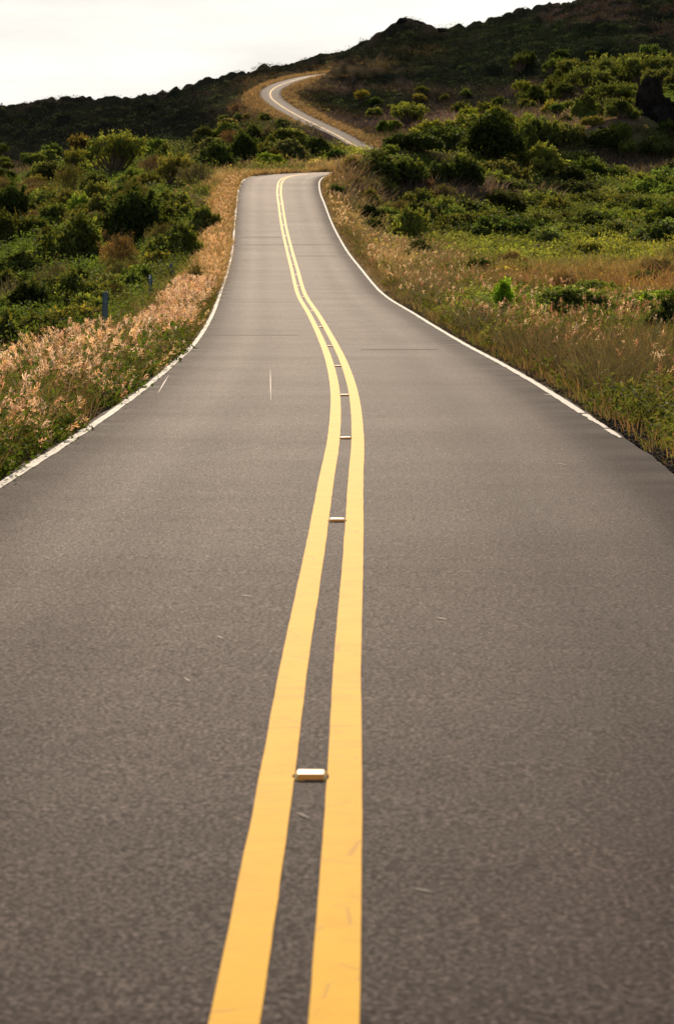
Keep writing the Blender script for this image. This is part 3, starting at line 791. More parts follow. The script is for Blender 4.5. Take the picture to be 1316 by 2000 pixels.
salient = [  # x, base y, w px, h px, kind, tint, label, [dist]
 (262, 482, 160, 112, 'round', DK, "largest rounded dark green bush, in the scrub left of the road"),
 (145, 525, 165, 110, 'loose', MD, "broad leafy green bush left of the largest dark bush, above the pink grass"),
 (222, 342, 118, 78, 'umbrella', LT, "light-green tree with a knobbly crown at the foot of the left dark hillside"),
 (360, 354, 44, 52, 'round', VD, "small black-looking rounded bush standing alone left of the crest"),
 (476, 322, 74, 62, 'round', DK, "dark pointed bush beside the tan grass just beyond the crest"),
 (60, 622, 118, 72, 'round', DK, "dark brownish-green bush at the left edge behind the leafy weeds"),
 (12, 712, 150, 118, 'loose', N1, "big glossy leafed bush at the left edge, just behind the pink grass"),
 (105, 700, 130, 84, 'loose', MD, "leafy trailing bush behind the pink grass, left of the nearest steel post"),
 (24, 440, 110, 78, 'round', DK, "dark blue-green bush at the left edge below the dark hillside"),
 (42, 545, 115, 52, 'round', MD, "wide low green mound at the left edge below the yellow-green mat"),
 (66, 392, 42, 28, 'twig', (1.9, 1.3, 1.3), "pinkish dry bush among the dark bushes near the left edge"),
 (388, 566, 72, 60, 'twig', (.9, 1.05, .7), "olive wiry bush beside the third steel post"),
 (150, 655, 130, 70, 'loose', OL, "olive bush just left of the nearest steel post"),
 (246, 612, 76, 44, 'twig', (.75, .95, .6), "brown-green wiry bush between the first and second steel posts"),
 (345, 505, 130, 70, 'loose', MD, "mid green bush left of the road around the fourth steel post"),
 (405, 452, 70, 50, 'loose', N1, "rounded green bush touching the tan verge below the fifth steel post"),
 (330, 430, 110, 60, 'loose', LT, "sunlit green bush on the right shoulder of the largest dark bush"),
 (160, 430, 100, 50, 'loose', BR, "bright yellow-green bush top behind the broad leafy bush"),
 (565, 314, 96, 42, 'round', GY, "grey-olive domed bush in the gully between crest and far road"),
 (618, 304, 62, 36, 'round', MD, "dark green domed bush below the lower end of the far road"),
 (525, 322, 60, 26, 'loose', BR, "bright green low bush in the gully beside the dark pointed bush"),
 (322, 314, 38, 30, 'loose', LT, "small pale green bush right of the knobbly tree"),
 (657, 384, 38, 28, 'round', N1, "small lone round bush beside the right white line at the crest"),
 (782, 376, 116, 78, 'loose', DK, "dark spreading bush on the bank right of the crest"),
 (735, 345, 120, 55, 'loose', MD, "green bush on the shoulder of the grassy bank right of the crest"),
 (892, 364, 116, 66, 'round', DK, "smooth dark dome-shaped bush right of the crest"),
 (795, 470, 98, 84, 'loose', LT, "bright green upright bush right of the road, below the dark dome bush"),
 (822, 502, 60, 38, 'round', MD, "small round bush directly below the bright green upright bush"),
 (718, 436, 74, 40, 'round', VD, "low bush darkened as a shaded hollow between the right verge and bright upright bush"),  # near-black tint stands in for the shade of a hollow
 (960, 306, 160, 98, 'round', DK, "tall dark bush at the middle of the dark thicket on the right slope"),
 (878, 304, 140, 78, 'round', DK, "dark bush on the left side of the dark thicket"),
 (812, 296, 120, 44, 'round', DK, "low dark bush forming the left tail of the dark thicket"),
 (1042, 300, 120, 92, 'loose', MD, "leafy bush forming the right side of the dark thicket"),
 (930, 250, 120, 36, 'loose', YG, "yellow-green bush lit along the top of the dark thicket"),
 (1045, 340, 112, 64, 'loose', LT, "bright green-topped bush below the dark thicket"),
 (1120, 336, 84, 48, 'loose', N1, "mid green bush right of the bright green-topped bush"),
 (1180, 304, 72, 40, 'round', DK, "dark bush at the foot of the tan ridge"),
 (1145, 236, 66, 56, 'round', LT, "round bright-topped bush standing alone on the slope left of the crag"),
 (1150, 190, 100, 62, 'umbrella', N1, "leftmost tree of the grove on the upper right slope"),
 (1205, 178, 120, 78, 'umbrella', N1, "tallest tree of the grove on the upper right slope"),
 (1262, 176, 110, 76, 'umbrella', N1, "light green tree of the grove above the crag"),
 (1310, 165, 90, 62, 'umbrella', N1, "pale green tree at the right edge of the grove"),
 (1190, 215, 100, 56, 'umbrella', MD, "low tree in the front of the grove"),
 (1212, 236, 70, 46, 'loose', MD, "leafy bush under the grove beside the crag"),
 (845, 264, 110, 38, 'loose', YG, "yellow-green bush row at the left foot of the dark thicket"),
 (800, 246, 84, 46, 'umbrella', LT, "small pale tree on the purple slope above the yellow-green bush"),
 (1078, 606, 92, 58, 'loose', LT, "bright green bush in the field, left of the low vivid bush"),
 (1165, 628, 112, 42, 'mat', BR, "low vivid green bush in the middle of the right field"),
 (984, 625, 84, 80, 'sapling', (1.5, 1.3, 1.0), "vivid lime green sapling standing in the brown grass"),
 (1300, 655, 110, 84, 'round', N1, "dark green bush at the right edge above the reddish grass"),
 (1300, 535, 56, 34, 'round', MD, "dark green bush at the right edge of the tawny field"),
 (1142, 494, 32, 18, 'mat', DK, "tiny dark bush alone in the tawny field"),
 (1215, 468, 150, 52, 'mat', N1, "broad green mound above the tawny field"),
 (1112, 462, 76, 26, 'mat', MD, "flat dark green cushion left of the broad green mound"),
 (930, 540, 90, 44, 'loose', MD, "grey-green bush below the field of low mounds, left of the tawny grass"),
 (1275, 545, 120, 50, 'twig', (.8, .7, .7), "dark brown dry bush at the right of the tawny field"),
 (605, 250, 0, 0, None, None, None),
]
for x, yb, w, h, kind, tint, lab in salient:
    if not kind: continue
    X, Y, Z = place(x, yb)
    k_ = Y / F
    put_plant(kind, X, Y, Z, w * k_, h * k_ * (.86 if x > 650 else 1), tint, lab)

# fillers: every one its own plant, labelled by tone, size, zone and order of distance
zones = [  # name, x0,x1,y0,y1, count, (kinds), (world w range), h/w, tints
 ("near scrub behind the pink grass", -60, 330, 560, 690, 20, ('loose', 'loose', 'twig', 'round'), (.9, 1.9), .62, (N1, DK, MD, LT, OL)),
 ("left scrub around the steel posts", 200, 432, 470, 600, 20, ('loose', 'twig', 'loose'), (1.0, 2.2), .62, (N1, MD, OL, LT)),
 ("left scrub beside the large dark bush", -60, 430, 390, 500, 34, ('loose', 'round', 'loose', 'twig'), (1.6, 3.6), .58, (N1, DK, MD, LT, OL)),
 ("left scrub below the dark hillside", -60, 440, 300, 395, 46, ('loose', 'round', 'umbrella', 'loose', 'twig'), (2.0, 4.6), .55, (N1, DK, LT, LT, OL, MD)),
 ("gully below the far road", 400, 680, 215, 322, 24, ('loose', 'round', 'twig', 'loose'), (2.0, 4.5), .5, (N1, DK, GY, OL, MD)),
 ("bank right of the crest", 660, 900, 300, 480, 26, ('loose', 'mat', 'round', 'twig'), (1.1, 2.4), .5, (N1, DK, LT, OL, GY)),
 ("field of low mounds on the right", 850, 1390, 345, 480, 58, ('mat', 'mat', 'round', 'mat'), (1.6, 4.2), .34, (N1, MD, LT, DK)),
 ("lower right field", 780, 1380, 490, 640, 20, ('mat', 'mat', 'twig', 'loose'), (.8, 1.8), .40, (LT, MD, BR, N1, OL)),
 ("purple slope above the dark thicket", 700, 1120, 180, 262, 38, ('loose', 'round', 'umbrella', 'mat'), (1.8, 4.2), .5, (N1, LT, MD, YG)),
 ("slope around the crag", 1080, 1390, 200, 335, 12, ('loose', 'round', 'umbrella', 'mat'), (1.6, 3.8), .5, (N1, LT, MD, DK)),
 ("upper right slope by the grove", 1000, 1390, 110, 205, 36, ('loose', 'umbrella', 'round'), (3.0, 6.5), .48, (N1, MD, DK, DK)),
]
tone_of = {DK: "dark green", VD: "blackish", MD: "mid green", LT: "light green", BR: "vivid green", YG: "yellow-green", GY: "grey-green", OL: "olive", N1: "green"}
pending = []
for zn, x0, x1, y0, y1, cnt, kinds, (w0, w1), hw, tints in zones:
    made = 0; tries = 0
    while made < cnt and tries < cnt * 12:
        tries += 1
        x = random.uniform(x0, x1); y = random.uniform(y0, y1)
        X, Y, Z = place(x, y)
        if Y > 500: continue
        if any(abs(x - a) < 30 + 2000 * 1.0 / Y and b * .5 < Y < b + .5 for a, _, b in post_list): continue
        w = random.uniform(w0, w1)
        d = float(road_dist(np.array([X]), np.array([Y]))[0][0])
        if d < HALF + 1.1 + w / 2 + (.5 if Y > 60 and x < 470 else 0): continue
        if any((X - a) ** 2 + (Y - b) ** 2 < (.62 * (w / 2 + c)) ** 2 for a, b, c in plants): continue
        kind = random.choice(kinds); tint = random.choice(tints)
        t_ = tint if kind != 'twig' else random.choice([(1, 1, 1), (.8, 1.0, .65), (1.15, 1.0, .95)])
        t_ = tuple(c * random.uniform(.85, 1.15) for c in t_)
        h = w * hw * random.uniform(.75, 1.25) * (1.2 if kind == 'umbrella' else 1)
        ytop = float(proj(X, Y, Z + h * 1.1)[1])
        if 480 < x < 730 and 190 < y < 330 and Y < 440 and ytop < np.interp(x, [500, 545, 580, 622, 660, 705], [206, 218, 240, 262, 280, 297]) + 2: continue
        o = put_plant(kind, X, Y, Z, w, h, t_, None)
        pending.append((zn, ("dry brown" if kind == 'twig' else tone_of[tint]), "small" if w < (w0 + w1) / 2 else "broad", CATS[kind], Y, o))
        made += 1
groups = {}
for p in pending: groups.setdefault(p[:4], []).append((p[4], p[5]))
for (zn, tone, size, cat), lst in groups.items():
    lst.sort(key=lambda t: t[0])
    for q, (_, o) in enumerate(lst):
        cw = cat.split()[-1]
        pre = "" if len(lst) == 1 else ("nearest " if q == 0 else "farthest " if q == len(lst) - 1 else ords[q] + " nearest ")
        shape = {"low shrub": "spreading", "shrub": "bushy", "tree": "flat-crowned", "dry shrub": "wiry"}[cat]
        tag(o, f"{pre}{size} {tone} {shape} {cw} in the {zn}", group=f"plants of the {zn}")

# ------------------------------------------------------------------ the dark crag on the tan ridge
def rock_mesh(name, lobes, sub=5, amp=.22, seed=0):
    bm = bmesh.new()
    for (cx, cy, cz, rx, ry, rz) in lobes:
        b2 = bmesh.new(); bmesh.ops.create_icosphere(b2, subdivisions=sub, radius=1)
        V = np.array([v.co[:] for v in b2.verts])
        f = 1 + amp * fbm(V[:, 0] * 1.7 + seed + cx, V[:, 1] * 1.7 + V[:, 2] * 2.3, 5) + amp * .6 * np.round(2 * fbm(V[:, 0] * 2.9 + 31 + seed, V[:, 2] * 2.9 + V[:, 1] * 1.3, 3)) / 2
        V = V * f[:, None] * (rx, ry, rz) + (cx, cy, cz)
        base = len(bm.verts)
        vs = [bm.verts.new(p) for p in V]
        for fc in b2.faces: bm.faces.new([vs[v.index] for v in fc.verts])
        b2.free()
    return bm_mesh(name, bm, M_ROCK)
X, Y, Z = place(1272, 292)
Yc = 186.0; Xc = pix_u(1276, 240, Yc); Zc = CZ - Yc * float(pix_tan(292))
crag = link("lava_crag", rock_mesh("lava_crag", [(0, 0, 1.4, 2.4, 2.2, 2.5), (-.3, .3, 3.6, 1.3, 1.4, 2.3), (-1.9, .4, .8, 1.8, 1.6, 1.9), (2.0, .2, 1.5, 2.0, 1.6, 2.6), (1.2, .6, 2.9, 1.2, 1.2, 1.4)], 5, .34, 3))
crag.location = (Xc, Yc, Zc)
tag(crag, "tall black lava crag at the top end of the tan ridge near the right edge", "rock")
crag2 = link("lava_boulder", rock_mesh("lava_boulder", [(0, 0, .4, .8, .8, 1.3), (.5, 0, .2, .7, .7, .9)], 4, .3, 8))
crag2.location = (pix_u(1172, 270, 181), 181, CZ - 181 * float(pix_tan(288))); tag(crag2, "smaller upright black rock on the tan ridge left of the tall crag", "rock")
# knobs along the skyline
for q, (x, y, s, lab) in enumerate([(783, 58, 1.5, "left lava knob on the peaked hilltop"), (812, 60, 1.2, "right lava knob on the peaked hilltop"), (80, 208, 1.5, "small rock knob on the left skyline"),
                                    (858, 72, 1.5, "flat rock in the notch right of the peaked hilltop")]):
    Yk = 700.0; o = link("skyline_rock", rock_mesh("skyline_rock", [(0, 0, 0, s, s, s * .8), (s * .8, 0, -.2, s * .8, s * .8, s * .6)], 3, .4, q * 9))
    Xk = pix_u(x, y, Yk); o.location = (Xk, Yk, gz1(Xk, Yk) - .35); tag(o, lab, "rock")

# ------------------------------------------------------------------ ground cover that nobody could count
def tuft_mesh(base, h, w, nb, lean, spread, col, tipc=None, wind=(.25, -.1)):
    """base (n,3); nb blades per tuft; returns verts, cols (2 quads per blade)"""
    n = len(base); B = np.repeat(base, nb, 0); m = n * nb
    H = np.repeat(h, nb) * rng.uniform(.45, 1.1, m); a = rng.uniform(0, 2 * np.pi, m)
    s = np.repeat(spread, nb) * np.sqrt(rng.random(m)); B = B + np.stack([s * np.cos(a), s * np.sin(a), 0 * a], -1)
    ld = np.stack([np.cos(a) + wind[0], np.sin(a) + wind[1], 0 * a], -1); le = lean * rng.uniform(.3, 1.4, m)[:, None]
    mid = B + ld * le * H[:, None] * .3 + np.array([0, 0, 1]) * H[:, None] * .55
    tip = B + ld * le * H[:, None] * .95 + np.array([0, 0, 1]) * H[:, None] * (1 - .15 * le)
    b = rng.uniform(0, np.pi, m); sd_ = np.stack([np.cos(b), np.sin(b) * .6, 0 * b], -1) * np.repeat(w, nb)[:, None] * .5
    V = np.stack([B - sd_, B + sd_, mid + sd_ * .8, mid - sd_ * .8, tip + sd_ * .15, tip - sd_ * .15], 1).reshape(-1, 3)
    i = np.arange(m)[:, None] * 6
    Q = np.concatenate([i + [0, 1, 2, 3], i + [3, 2, 4, 5]], 0)
    c = jitter_col(np.repeat(col, nb, 0), m, .22, .10)
    C3 = np.repeat(c[:, None], 6, 1)
    if tipc is not None:
        t = np.repeat(tipc, nb, 0); C3[:, 4:] = t[:, None]; C3[:, 2:4] = (C3[:, 2:4] + t[:, None]) / 2
    return V, Q, C3.reshape(-1, 3), tip
def clump_mesh(base, R, Hh, nl, L, col):
    n = len(base); m = n * nl
    d = rand_dirs(m, -.05); d[:, 2] = np.abs(d[:, 2])
    rr = rng.uniform(.55, 1.05, m)[:, None]
    c = np.repeat(base, nl, 0) + d * rr * np.stack([np.repeat(R, nl)] * 2 + [np.repeat(Hh, nl)], -1)
    nn = nrm(d * .7 + rand_dirs(m) * .8 + [0, 0, .3]); ax = nrm(np.cross(nn, rand_dirs(m)) + d * .3)
    Ls = np.repeat(L, nl) * rng.uniform(.6, 1.4, m)
    V = leaves(c, ax, nn, Ls, Ls * .5)
    cc = jitter_col(np.repeat(col, nl, 0), m, .17, .07)
    return V, quad_idx(m), np.repeat(cc, 4, 0)
class Acc:
    def __init__(s): s.V = []; s.Q = []; s.C = []; s.n = 0
    def add(s, V, Q, C, *a):
        s.V.append(V); s.Q.append(Q + s.n); s.C.append(C); s.n += len(V)
    def build(s, name, mat, label, cat, kind="stuff"):
        o = link(name, make_mesh(name, np.vstack(s.V), np.vstack(s.Q), mat=mat, colors=np.vstack(s.C)))
        return tag(o, label, cat, kind=kind)
# sample the slopes roughly evenly as seen from around the road
n0 = 260000
xs = rng.uniform(-260, 1580, n0); Yr = 12 * np.exp(rng.random(n0) * math.log(760 / 12))
Xr = (xs - 658) / F * Yr
Zr, dr = ground_z(Xr, Yr)
e = .03; Xe = (xs - 658) / F * Yr * (1 + e); Ze, _ = ground_z(Xe, Yr * (1 + e), detail=False); Zb, _ = ground_z(Xr, Yr, detail=False)
_, ya = proj(Xr, Yr, Zb); _, yb_ = proj(Xe, Yr * (1 + e), Ze)
wgt = np.clip((ya - yb_) / e, 12, 900) / 900
ok = (dr > HALF + np.where(Yr > 60, .9, .5)) & (rng.random(n0) < np.minimum(1, wgt * 1.7 + .03))
xs, Yr, Xr, Zr, dr = xs[ok], Yr[ok], Xr[ok], Zr[ok], dr[ok]
lc = land_colour(Xr, Yr, Zr, dr)
NCL = len(Xr)
print("cover points", NCL)
sz = np.interp(Yr, [12, 40, 90, 200, 400, 760], [.16, .26, .42, .75, 1.15, 1.9]) * np.exp(np.clip(rng.normal(0, .33, NCL), -.8, .65))
sz *= np.where((xs < 430) & (Yr > 35) & (Yr < 260), 1.35, 1.0)
def hides_post(x, Y, m=0):
    r = np.zeros(np.shape(x), bool)
    for (px_, _, Yp) in post_list: r |= (np.abs(x - px_) < 16 + m) & (Y < Yp + .3) & (Y > Yp * .5)
    return r
sz = np.where(hides_post(xs, Yr), np.minimum(sz, .10), sz)
kk = dr > HALF + sz * 1.1
dryish = (lc[:, 0] > lc[:, 1] * 1.12) & (rng.random(NCL) < .85)
dryish &= kk
dens = fbm(Xr * .3, Yr * .2 + 33, 3)
ca = Acc()
m_ = kk & ~dryish & (dens > -.45) & (rng.random(NCL) < .8)
idx = np.nonzero(m_)[0]
gv_ = .6 + .8 * smooth01(fbm(Xr[idx] * .5 + 3, Yr[idx] * .3, 3) + .5)[:, None]
leafy = np.clip(lc[idx] * np.array([1.38, 1.60, 1.20]) * gv_ + .003, 0, 1)
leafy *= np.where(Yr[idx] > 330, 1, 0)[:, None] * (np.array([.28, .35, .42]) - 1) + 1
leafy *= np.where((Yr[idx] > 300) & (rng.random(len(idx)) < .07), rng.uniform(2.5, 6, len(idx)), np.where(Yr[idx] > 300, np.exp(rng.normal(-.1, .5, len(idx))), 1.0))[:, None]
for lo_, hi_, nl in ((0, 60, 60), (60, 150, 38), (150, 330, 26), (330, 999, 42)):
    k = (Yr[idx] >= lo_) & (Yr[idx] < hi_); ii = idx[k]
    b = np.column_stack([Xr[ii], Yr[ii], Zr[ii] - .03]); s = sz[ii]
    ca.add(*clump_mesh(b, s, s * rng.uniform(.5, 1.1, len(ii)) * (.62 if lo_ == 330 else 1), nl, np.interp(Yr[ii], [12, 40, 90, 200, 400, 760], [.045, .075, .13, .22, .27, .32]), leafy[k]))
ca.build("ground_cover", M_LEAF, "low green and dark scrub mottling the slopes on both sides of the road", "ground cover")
ga = Acc()
idx = np.nonzero(dryish)[0]
for lo_, hi_, nb in ((0, 60, 16), (60, 150, 13), (150, 999, 10)):
    k = (Yr[idx] >= lo_) & (Yr[idx] < hi_); ii = idx[k]; b = np.column_stack([Xr[ii], Yr[ii], Zr[ii] - .03]); s = sz[ii]
    ww = np.interp(Yr[ii], [12, 40, 100, 300, 700], [.010, .02, .045, .12, .3])
    ga.add(*tuft_mesh(b, s * np.interp(Yr[ii], [12, 60, 200, 500], [1.6, 1.2, .8, .45]), ww, nb, .7, s * .8, np.clip(lc[ii] * np.where(Yr[ii] < 150, 1.4, 1.12)[:, None] * np.where((Yr[ii] > 420) & (dr[ii] > 9), .62, 1.0)[:, None], 0, .6)))
ga.build("dry_grass", M_GRASS, "dry tawny and purplish grass patches between the green scrub", "dry grass")

# ------------------------------------------------------------------ roadside grasses
def strip_points(n, Y0, Y1, o0, o1, side, pw=1.0):
    s = S0 + Y0 + (Y1 - Y0) * rng.random(n) ** pw
    off = HALF + o0 + (o1 - o0) * rng.random(n)
    c = road_at(s); c2 = road_at(s + .3); t = c2[:, :2] - c[:, :2]; t /= np.linalg.norm(t, axis=1)[:, None]
    nn = np.stack([t[:, 1], -t[:, 0]], -1)
    p = c[:, :2] + nn * (off * side)[:, None]
    z, d = ground_z(p[:, 0], p[:, 1]); return p[:, 0], p[:, 1], z, off - HALF
def plume_grass(n, Y0, Y1, o0, o1, side, hr, green, head, hl, acc_g, acc_p, pw=1.3, lean=.34, nsp=26, patch=.0, psz=.034, nb=5, wind=(.35, -.2)):
    X, Y, Z, off = strip_points(n, Y0, Y1, o0, o1, side, pw)
    k = fbm(X * .9 + 5, Y * .55, 3) > patch - 1 + .0
    k = fbm(X * .9 + 5, Y * .55, 3) > patch
    X, Y, Z, off = X[k], Y[k], Z[k], off[k]; n = len(X)
    H = rng.uniform(*hr, n) * np.interp(off, [0, .5], [.6, 1.0]); base = np.column_stack([X, Y, Z - .02])
    ww = np.interp(Y, [12, 30, 60, 120], [.006, .009, .018, .035])
    acc_g.add(*tuft_mesh(base, H * .72, ww * 1.3, nb, .8, np.full(n, .10), np.broadcast_to(green, (n, 3)))[:3])
    # culm
    a = rng.uniform(0, 6.28, n); ld = np.stack([np.cos(a) * .7 + wind[0], np.sin(a) * .7 + wind[1], 0 * a], -1) * (lean * rng.uniform(.4, 1.5, n))[:, None]
    top = base + ld * H[:, None] + np.array([0, 0, 1.0]) * H[:, None]
    midp = base + ld * H[:, None] * .3 + np.array([0, 0, .55]) * H[:, None]
    sd_ = np.array([1, 0, 0]) * ww[:, None] * .35
    V = np.stack([base - sd_, base + sd_, midp + sd_, midp - sd_, top + sd_ * .6, top - sd_ * .6], 1).reshape(-1, 3)
    i = np.arange(n)[:, None] * 6
    acc_g.add(V, np.concatenate([i + [0, 1, 2, 3], i + [3, 2, 4, 5]], 0), np.repeat(jitter_col((.20, .13, .06), n, .2), 6, 0))
    # feathery head
    ax = nrm(top - midp); L = hl * rng.uniform(.7, 1.25, n); ax2 = nrm(ax + ld * 1.6)
    m = n * nsp; t = rng.random(m); rep = lambda v: np.repeat(v, nsp, 0)
    c = rep(top - ax * (L * .55)[:, None]) + rep(ax2) * (t * rep(L))[:, None]
    fat = np.sin(np.pi * np.clip(t * .85 + .12, 0, 1)) * .022
    c = c + rand_dirs(m) * fat[:, None]
    d = nrm(rep(ax2) * .9 + rand_dirs(m) * .75); nn = nrm(np.cross(d, rand_dirs(m)))
    Ls = psz * rng.uniform(.6, 1.4, m) * rep(np.interp(Y, [12, 35, 70], [.85, 1.1, 1.6])); V = leaves(c, d, nn, Ls * 1.25, Ls * .26)
    hv = np.asarray(head); pick = hv[rng.integers(0, len(hv), n)]
    cc = rep(jitter_col(pick, n, .16, .06)) * np.exp(rng.normal(0, .12, (m, 1)))
    acc_p.add(V, quad_idx(m), np.repeat(np.clip(cc, 0, .9), 4, 0))
PINK = [(.60, .47, .36), (.66, .54, .42), (.52, .36, .28), (.66, .48, .33), (.58, .42, .22), (.46, .33, .17), (.36, .22, .14)]
BUFF = [(.42, .30, .19), (.34, .18, .12), (.58, .48, .34), (.28, .15, .10), (.27, .18, .11)]
gl, pl = Acc(), Acc()
plume_grass(1900, 12.5, 36, .30, 2.1, -1, (.22, .66), (.085, .10, .028), PINK, .14, gl, pl, 1.2, patch=-.02, nsp=30)
plume_grass(1500, -3, 13, .30, 3.0, -1, (.22, .66), (.085, .10, .028), PINK, .14, gl, pl, 1.0, patch=-.05, nsp=22)
plume_grass(620, 12.5, 45, .02, .8, -1, (.18, .42), (.085, .10, .028), PINK, .11, gl, pl, 1.2, patch=-.1, nsp=20)
plume_grass(1700, 32, 64, .20, 1.35, -1, (.24, .52), (.15, .12, .045), PINK, .15, gl, pl, 1.0, patch=-.25)
plume_grass(1100, 60, 128, .12, 1.25, -1, (.14, .34), (.24, .18, .08), [(.52, .37, .22), (.56, .42, .26)], .13, gl, pl, 1.0, nsp=16, patch=-.6, psz=.04)
X, Y, Z, off = strip_points(1500, 12.5, 62, .1, 2.0, -1, 1.3)
gl.add(*tuft_mesh(np.column_stack([X, Y, Z - .02]), rng.uniform(.25, .75, 1500), np.interp(Y, [12, 60], [.006, .016]), 9, .8, np.full(1500, .12), np.array([(.15, .095, .045), (.10, .11, .03), (.24, .16, .08)])[rng.integers(0, 3, 1500)])[:3])
gl.build("roadside_grass", M_GRASS, "green and tan grass blades along the left edge of the road", "grass")
pl.build("grass_plumes", M_PLUME, "pink feathery grass heads glowing along the left verge", "grass plumes")
gr, pr_ = Acc(), Acc()
plume_grass(1300, 15, 44, .6, 5.5, 1, (.28, .55), (.19, .14, .055), BUFF, .12, gr, pr_, 1.1, nsp=18, patch=-.25, psz=.026)
plume_grass(1000, 40, 95, .35, 5.0, 1, (.25, .52), (.20, .15, .07), BUFF + [(.7, .56, .36)], .13, gr, pr_, 1.0, nsp=16, patch=-.2, psz=.032)
plume_grass(450, 92, 126, .2, 3.0, 1, (.25, .42), (.24, .18, .08), [(.62, .47, .30), (.6, .5, .3)], .15, gr, pr_, 1.0, nsp=14, patch=-.1, psz=.04)
# loose brown and green grass in the same belt
for n_, Y0, Y1, o1, h, cg in ((5200, 14, 46, 6.0, (.16, .42), (.18, .115, .052)), (3800, 14, 46, 6.0, (.12, .34), (.11, .12, .03)), (4200, 44, 98, 6.0, (.2, .45), (.17, .125, .06)), (1800, 96, 128, 3.0, (.2, .4), (.26, .19, .09))):
    X, Y, Z, off = strip_points(n_, Y0, Y1, .18, o1, 1, 1.2)
    gr.add(*tuft_mesh(np.column_stack([X, Y, Z - .02]), rng.uniform(*h, n_) * np.interp(off, [0, .8], [.45, 1]), np.interp(Y, [14, 40, 120], [.008, .014, .04]), 9, .7, np.full(n_, .14), np.broadcast_to(cg, (n_, 3)))[:3])
for n_, o1, h, cg, side, ac in ((3600, 6.0, (.16, .45), (.18, .115, .052), 1, gr), (2600, 6.0, (.12, .34), (.10, .12, .028), 1, gr)):
    X, Y, Z, off = strip_points(n_, -3, 15, .18, o1, side, 1.0)
    ac.add(*tuft_mesh(np.column_stack([X, Y, Z - .02]), rng.uniform(*h, n_) * np.interp(off, [0, .8], [.45, 1]), np.full(n_, .008), 9, .7, np.full(n_, .14), np.broadcast_to(cg, (n_, 3)))[:3])
plume_grass(900, -3, 15, .6, 6, 1, (.28, .55), (.19, .14, .055), BUFF, .12, gr, pr_, 1.0, nsp=18, patch=-.25, psz=.026)
gr.build("roadside_grass", M_GRASS, "brown and olive grass belt along the right edge of the road", "grass")
pr_.build("grass_plumes", M_PLUME, "buff and reddish grass heads scattered along the right verge", "grass plumes")
gv = Acc()
for n_, Y0, Y1, o1 in ((2200, 60, 130, 1.4), (700, 128, 134, 2.5)):
    X, Y, Z, off = strip_points(n_, Y0, Y1, .10, o1, -1, 1.0)
    gv.add(*tuft_mesh(np.column_stack([X, Y, Z - .02]), rng.uniform(.15, .45, n_), np.interp(Y, [60, 130], [.025, .05]), 9, .8, np.full(n_, .2), np.broadcast_to((.36, .24, .11), (n_, 3)))[:3])
# straw verge round the outside of the bend and along the far road
s_ = S0 + rng.uniform(126, 165, 2600); side = -1
c = road_at(s_); c2 = road_at(s_ + .3); t = nrm(c2[:, :2] - c[:, :2]); nn = np.stack([t[:, 1], -t[:, 0]], -1); p = c[:, :2] - nn * (HALF + rng.uniform(.2, 5, 2600))[:, None]
z, d = ground_z(p[:, 0], p[:, 1]); k = d > HALF + .15
gv.add(*tuft_mesh(np.column_stack([p, z - .02])[k], rng.uniform(.3, .7, k.sum()), np.full(k.sum(), .06), 9, .8, np.full(k.sum(), .25), np.broadcast_to((.34, .24, .11), (k.sum(), 3)))[:3])
s_ = S0 + rng.uniform(330, 640, 5200)
c = road_at(s_); c2 = road_at(s_ + .3); t = nrm(c2[:, :2] - c[:, :2]); nn = np.stack([t[:, 1], -t[:, 0]], -1); p = c[:, :2] + nn * ((HALF + rng.uniform(.3, 3.5, 5200)) * rng.choice([-1, -1, 1], 5200))[:, None]
z, d = ground_z(p[:, 0], p[:, 1]); k = d > HALF + .25
gv.add(*tuft_mesh(np.column_stack([p, z - .02])[k], rng.uniform(.3, .8, k.sum()), np.full(k.sum(), .16), 7, .8, np.full(k.sum(), .4), np.broadcast_to((.27, .18, .095), (k.sum(), 3)))[:3])
gv.build("straw_verge", M_GRASS, "short straw-coloured grass along the road edges near the crest and far bend", "dry grass")
# leafy weeds low against the asphalt
wd = Acc()
for n_, Y0, Y1, o0, o1, side, sr, cg in ((900, -3, 13, .1, 4.5, -1, (.08, .30), (.060, .090, .018)), (900, -3, 14, .2, 6, 1, (.08, .24), (.065, .085, .020)), (1900, 12.5, 34, .03, 2.0, -1, (.07, .30), (.060, .090, .018)), (900, 30, 62, .10, .9, -1, (.08, .2), (.08, .09, .022)),
                                  (1300, 14, 40, .25, 5.5, 1, (.07, .18), (.065, .085, .020)), (900, 40, 95, .25, 6, 1, (.12, .28), (.075, .090, .024)), (900, 12.5, 60, 1.5, 5.5, -1, (.18, .42), (.055, .080, .018))):
    X, Y, Z, off = strip_points(n_, Y0, Y1, o0, o1, side, 1.2); s = rng.uniform(*sr, n_)
    k = fbm(X * .8 + 50, Y * .5, 3) > -.35
    wd.add(*clump_mesh(np.column_stack([X, Y, Z])[k], s[k] * .8, s[k] * rng.uniform(.8, 2.4, k.sum()), 40, np.interp(Y[k], [14, 60], [.045, .09]), np.broadcast_to(cg, (k.sum(), 3))))
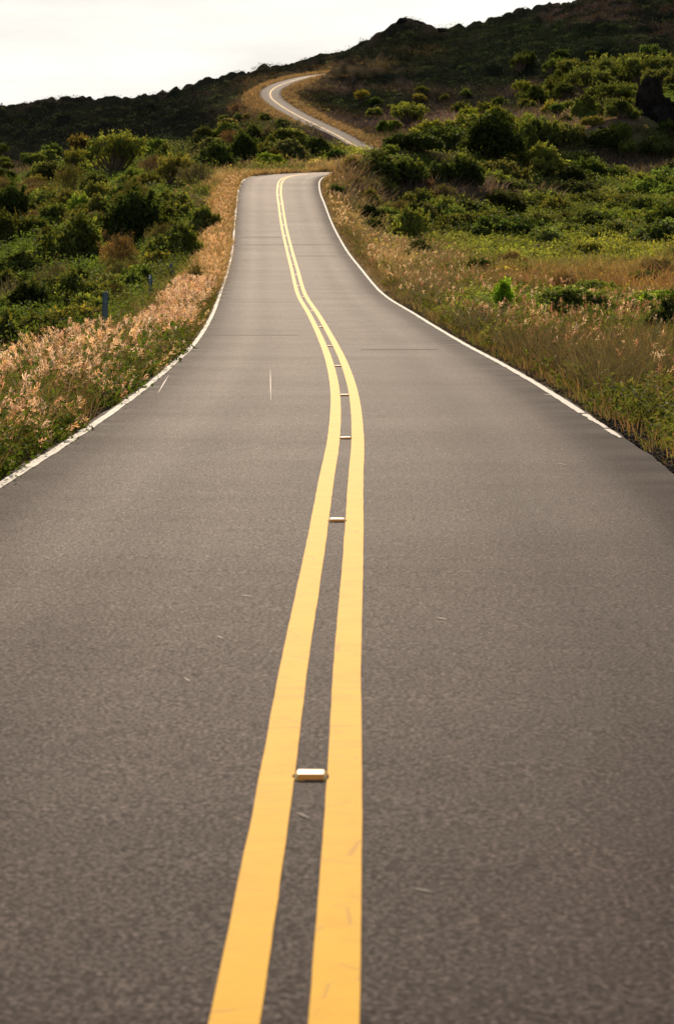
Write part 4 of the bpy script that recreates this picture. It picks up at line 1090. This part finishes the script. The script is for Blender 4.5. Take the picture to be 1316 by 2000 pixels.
wd.build("verge_weeds", M_LEAF, "dark leafy weeds crowding the road edge under the grass", "weeds")
# crumbled asphalt, grit and dry litter along both edges
oct_v = np.array([(1, 0, 0), (-1, 0, 0), (0, 1, 0), (0, -1, 0), (0, 0, 1), (0, 0, -1)], float)
oct_f = np.array([(0, 2, 4), (2, 1, 4), (1, 3, 4), (3, 0, 4), (2, 0, 5), (1, 2, 5), (3, 1, 5), (0, 3, 5)])
SV, SF, SC = [], [], []; nb_ = 0
for n_, Y0, Y1, o0, o1, side, rr_, cs in ((1500, 12.5, 19.5, -.04, .45, 1, (.006, .028), ((.020, .016, .014), (.05, .04, .032))), (1500, 14, 42, .0, .35, 1, (.005, .018), ((.05, .038, .03), (.16, .12, .085), (.03, .024, .02))),
                                      (1200, 12.5, 42, .0, .25, -1, (.005, .016), ((.05, .038, .03), (.14, .105, .075)))):
    X, Y, Z, off = strip_points(n_, Y0, Y1, o0, o1, side, 1.1); r = rng.uniform(*rr_, n_)
    sc_ = r[:, None] * rng.uniform(.6, 1.7, (n_, 3)) * [1, 1, .55]; a_ = rng.uniform(0, 6.28, n_); ca_, sa_ = np.cos(a_)[:, None], np.sin(a_)[:, None]
    v = oct_v[None] * sc_[:, None]; v = v + rng.normal(0, .12, v.shape) * r[:, None, None]
    v = np.stack([v[..., 0] * ca_ - v[..., 1] * sa_, v[..., 0] * sa_ + v[..., 1] * ca_, v[..., 2]], -1) + np.column_stack([X, Y, np.maximum(Z, -SL * Y - .03) + r * .3])[:, None]
    SV.append(v.reshape(-1, 3)); SF.append((oct_f[None] + (np.arange(n_) * 6)[:, None, None] + nb_).reshape(-1, 3)); nb_ += n_ * 6
    SC.append(np.repeat(np.array(cs)[rng.integers(0, len(cs), n_)], 6, 0))
M_GRIT = mat_leaf("grit", 0.0, var=.2, rough=.95, spec=0.02)
o = link("edge_rubble", make_mesh("edge_rubble", np.vstack(SV), None, np.vstack(SF), mat=M_GRIT, colors=np.vstack(SC))); tag(o, "crumbs of dark asphalt, grit and soil along the broken road edges", "rubble", kind="stuff")
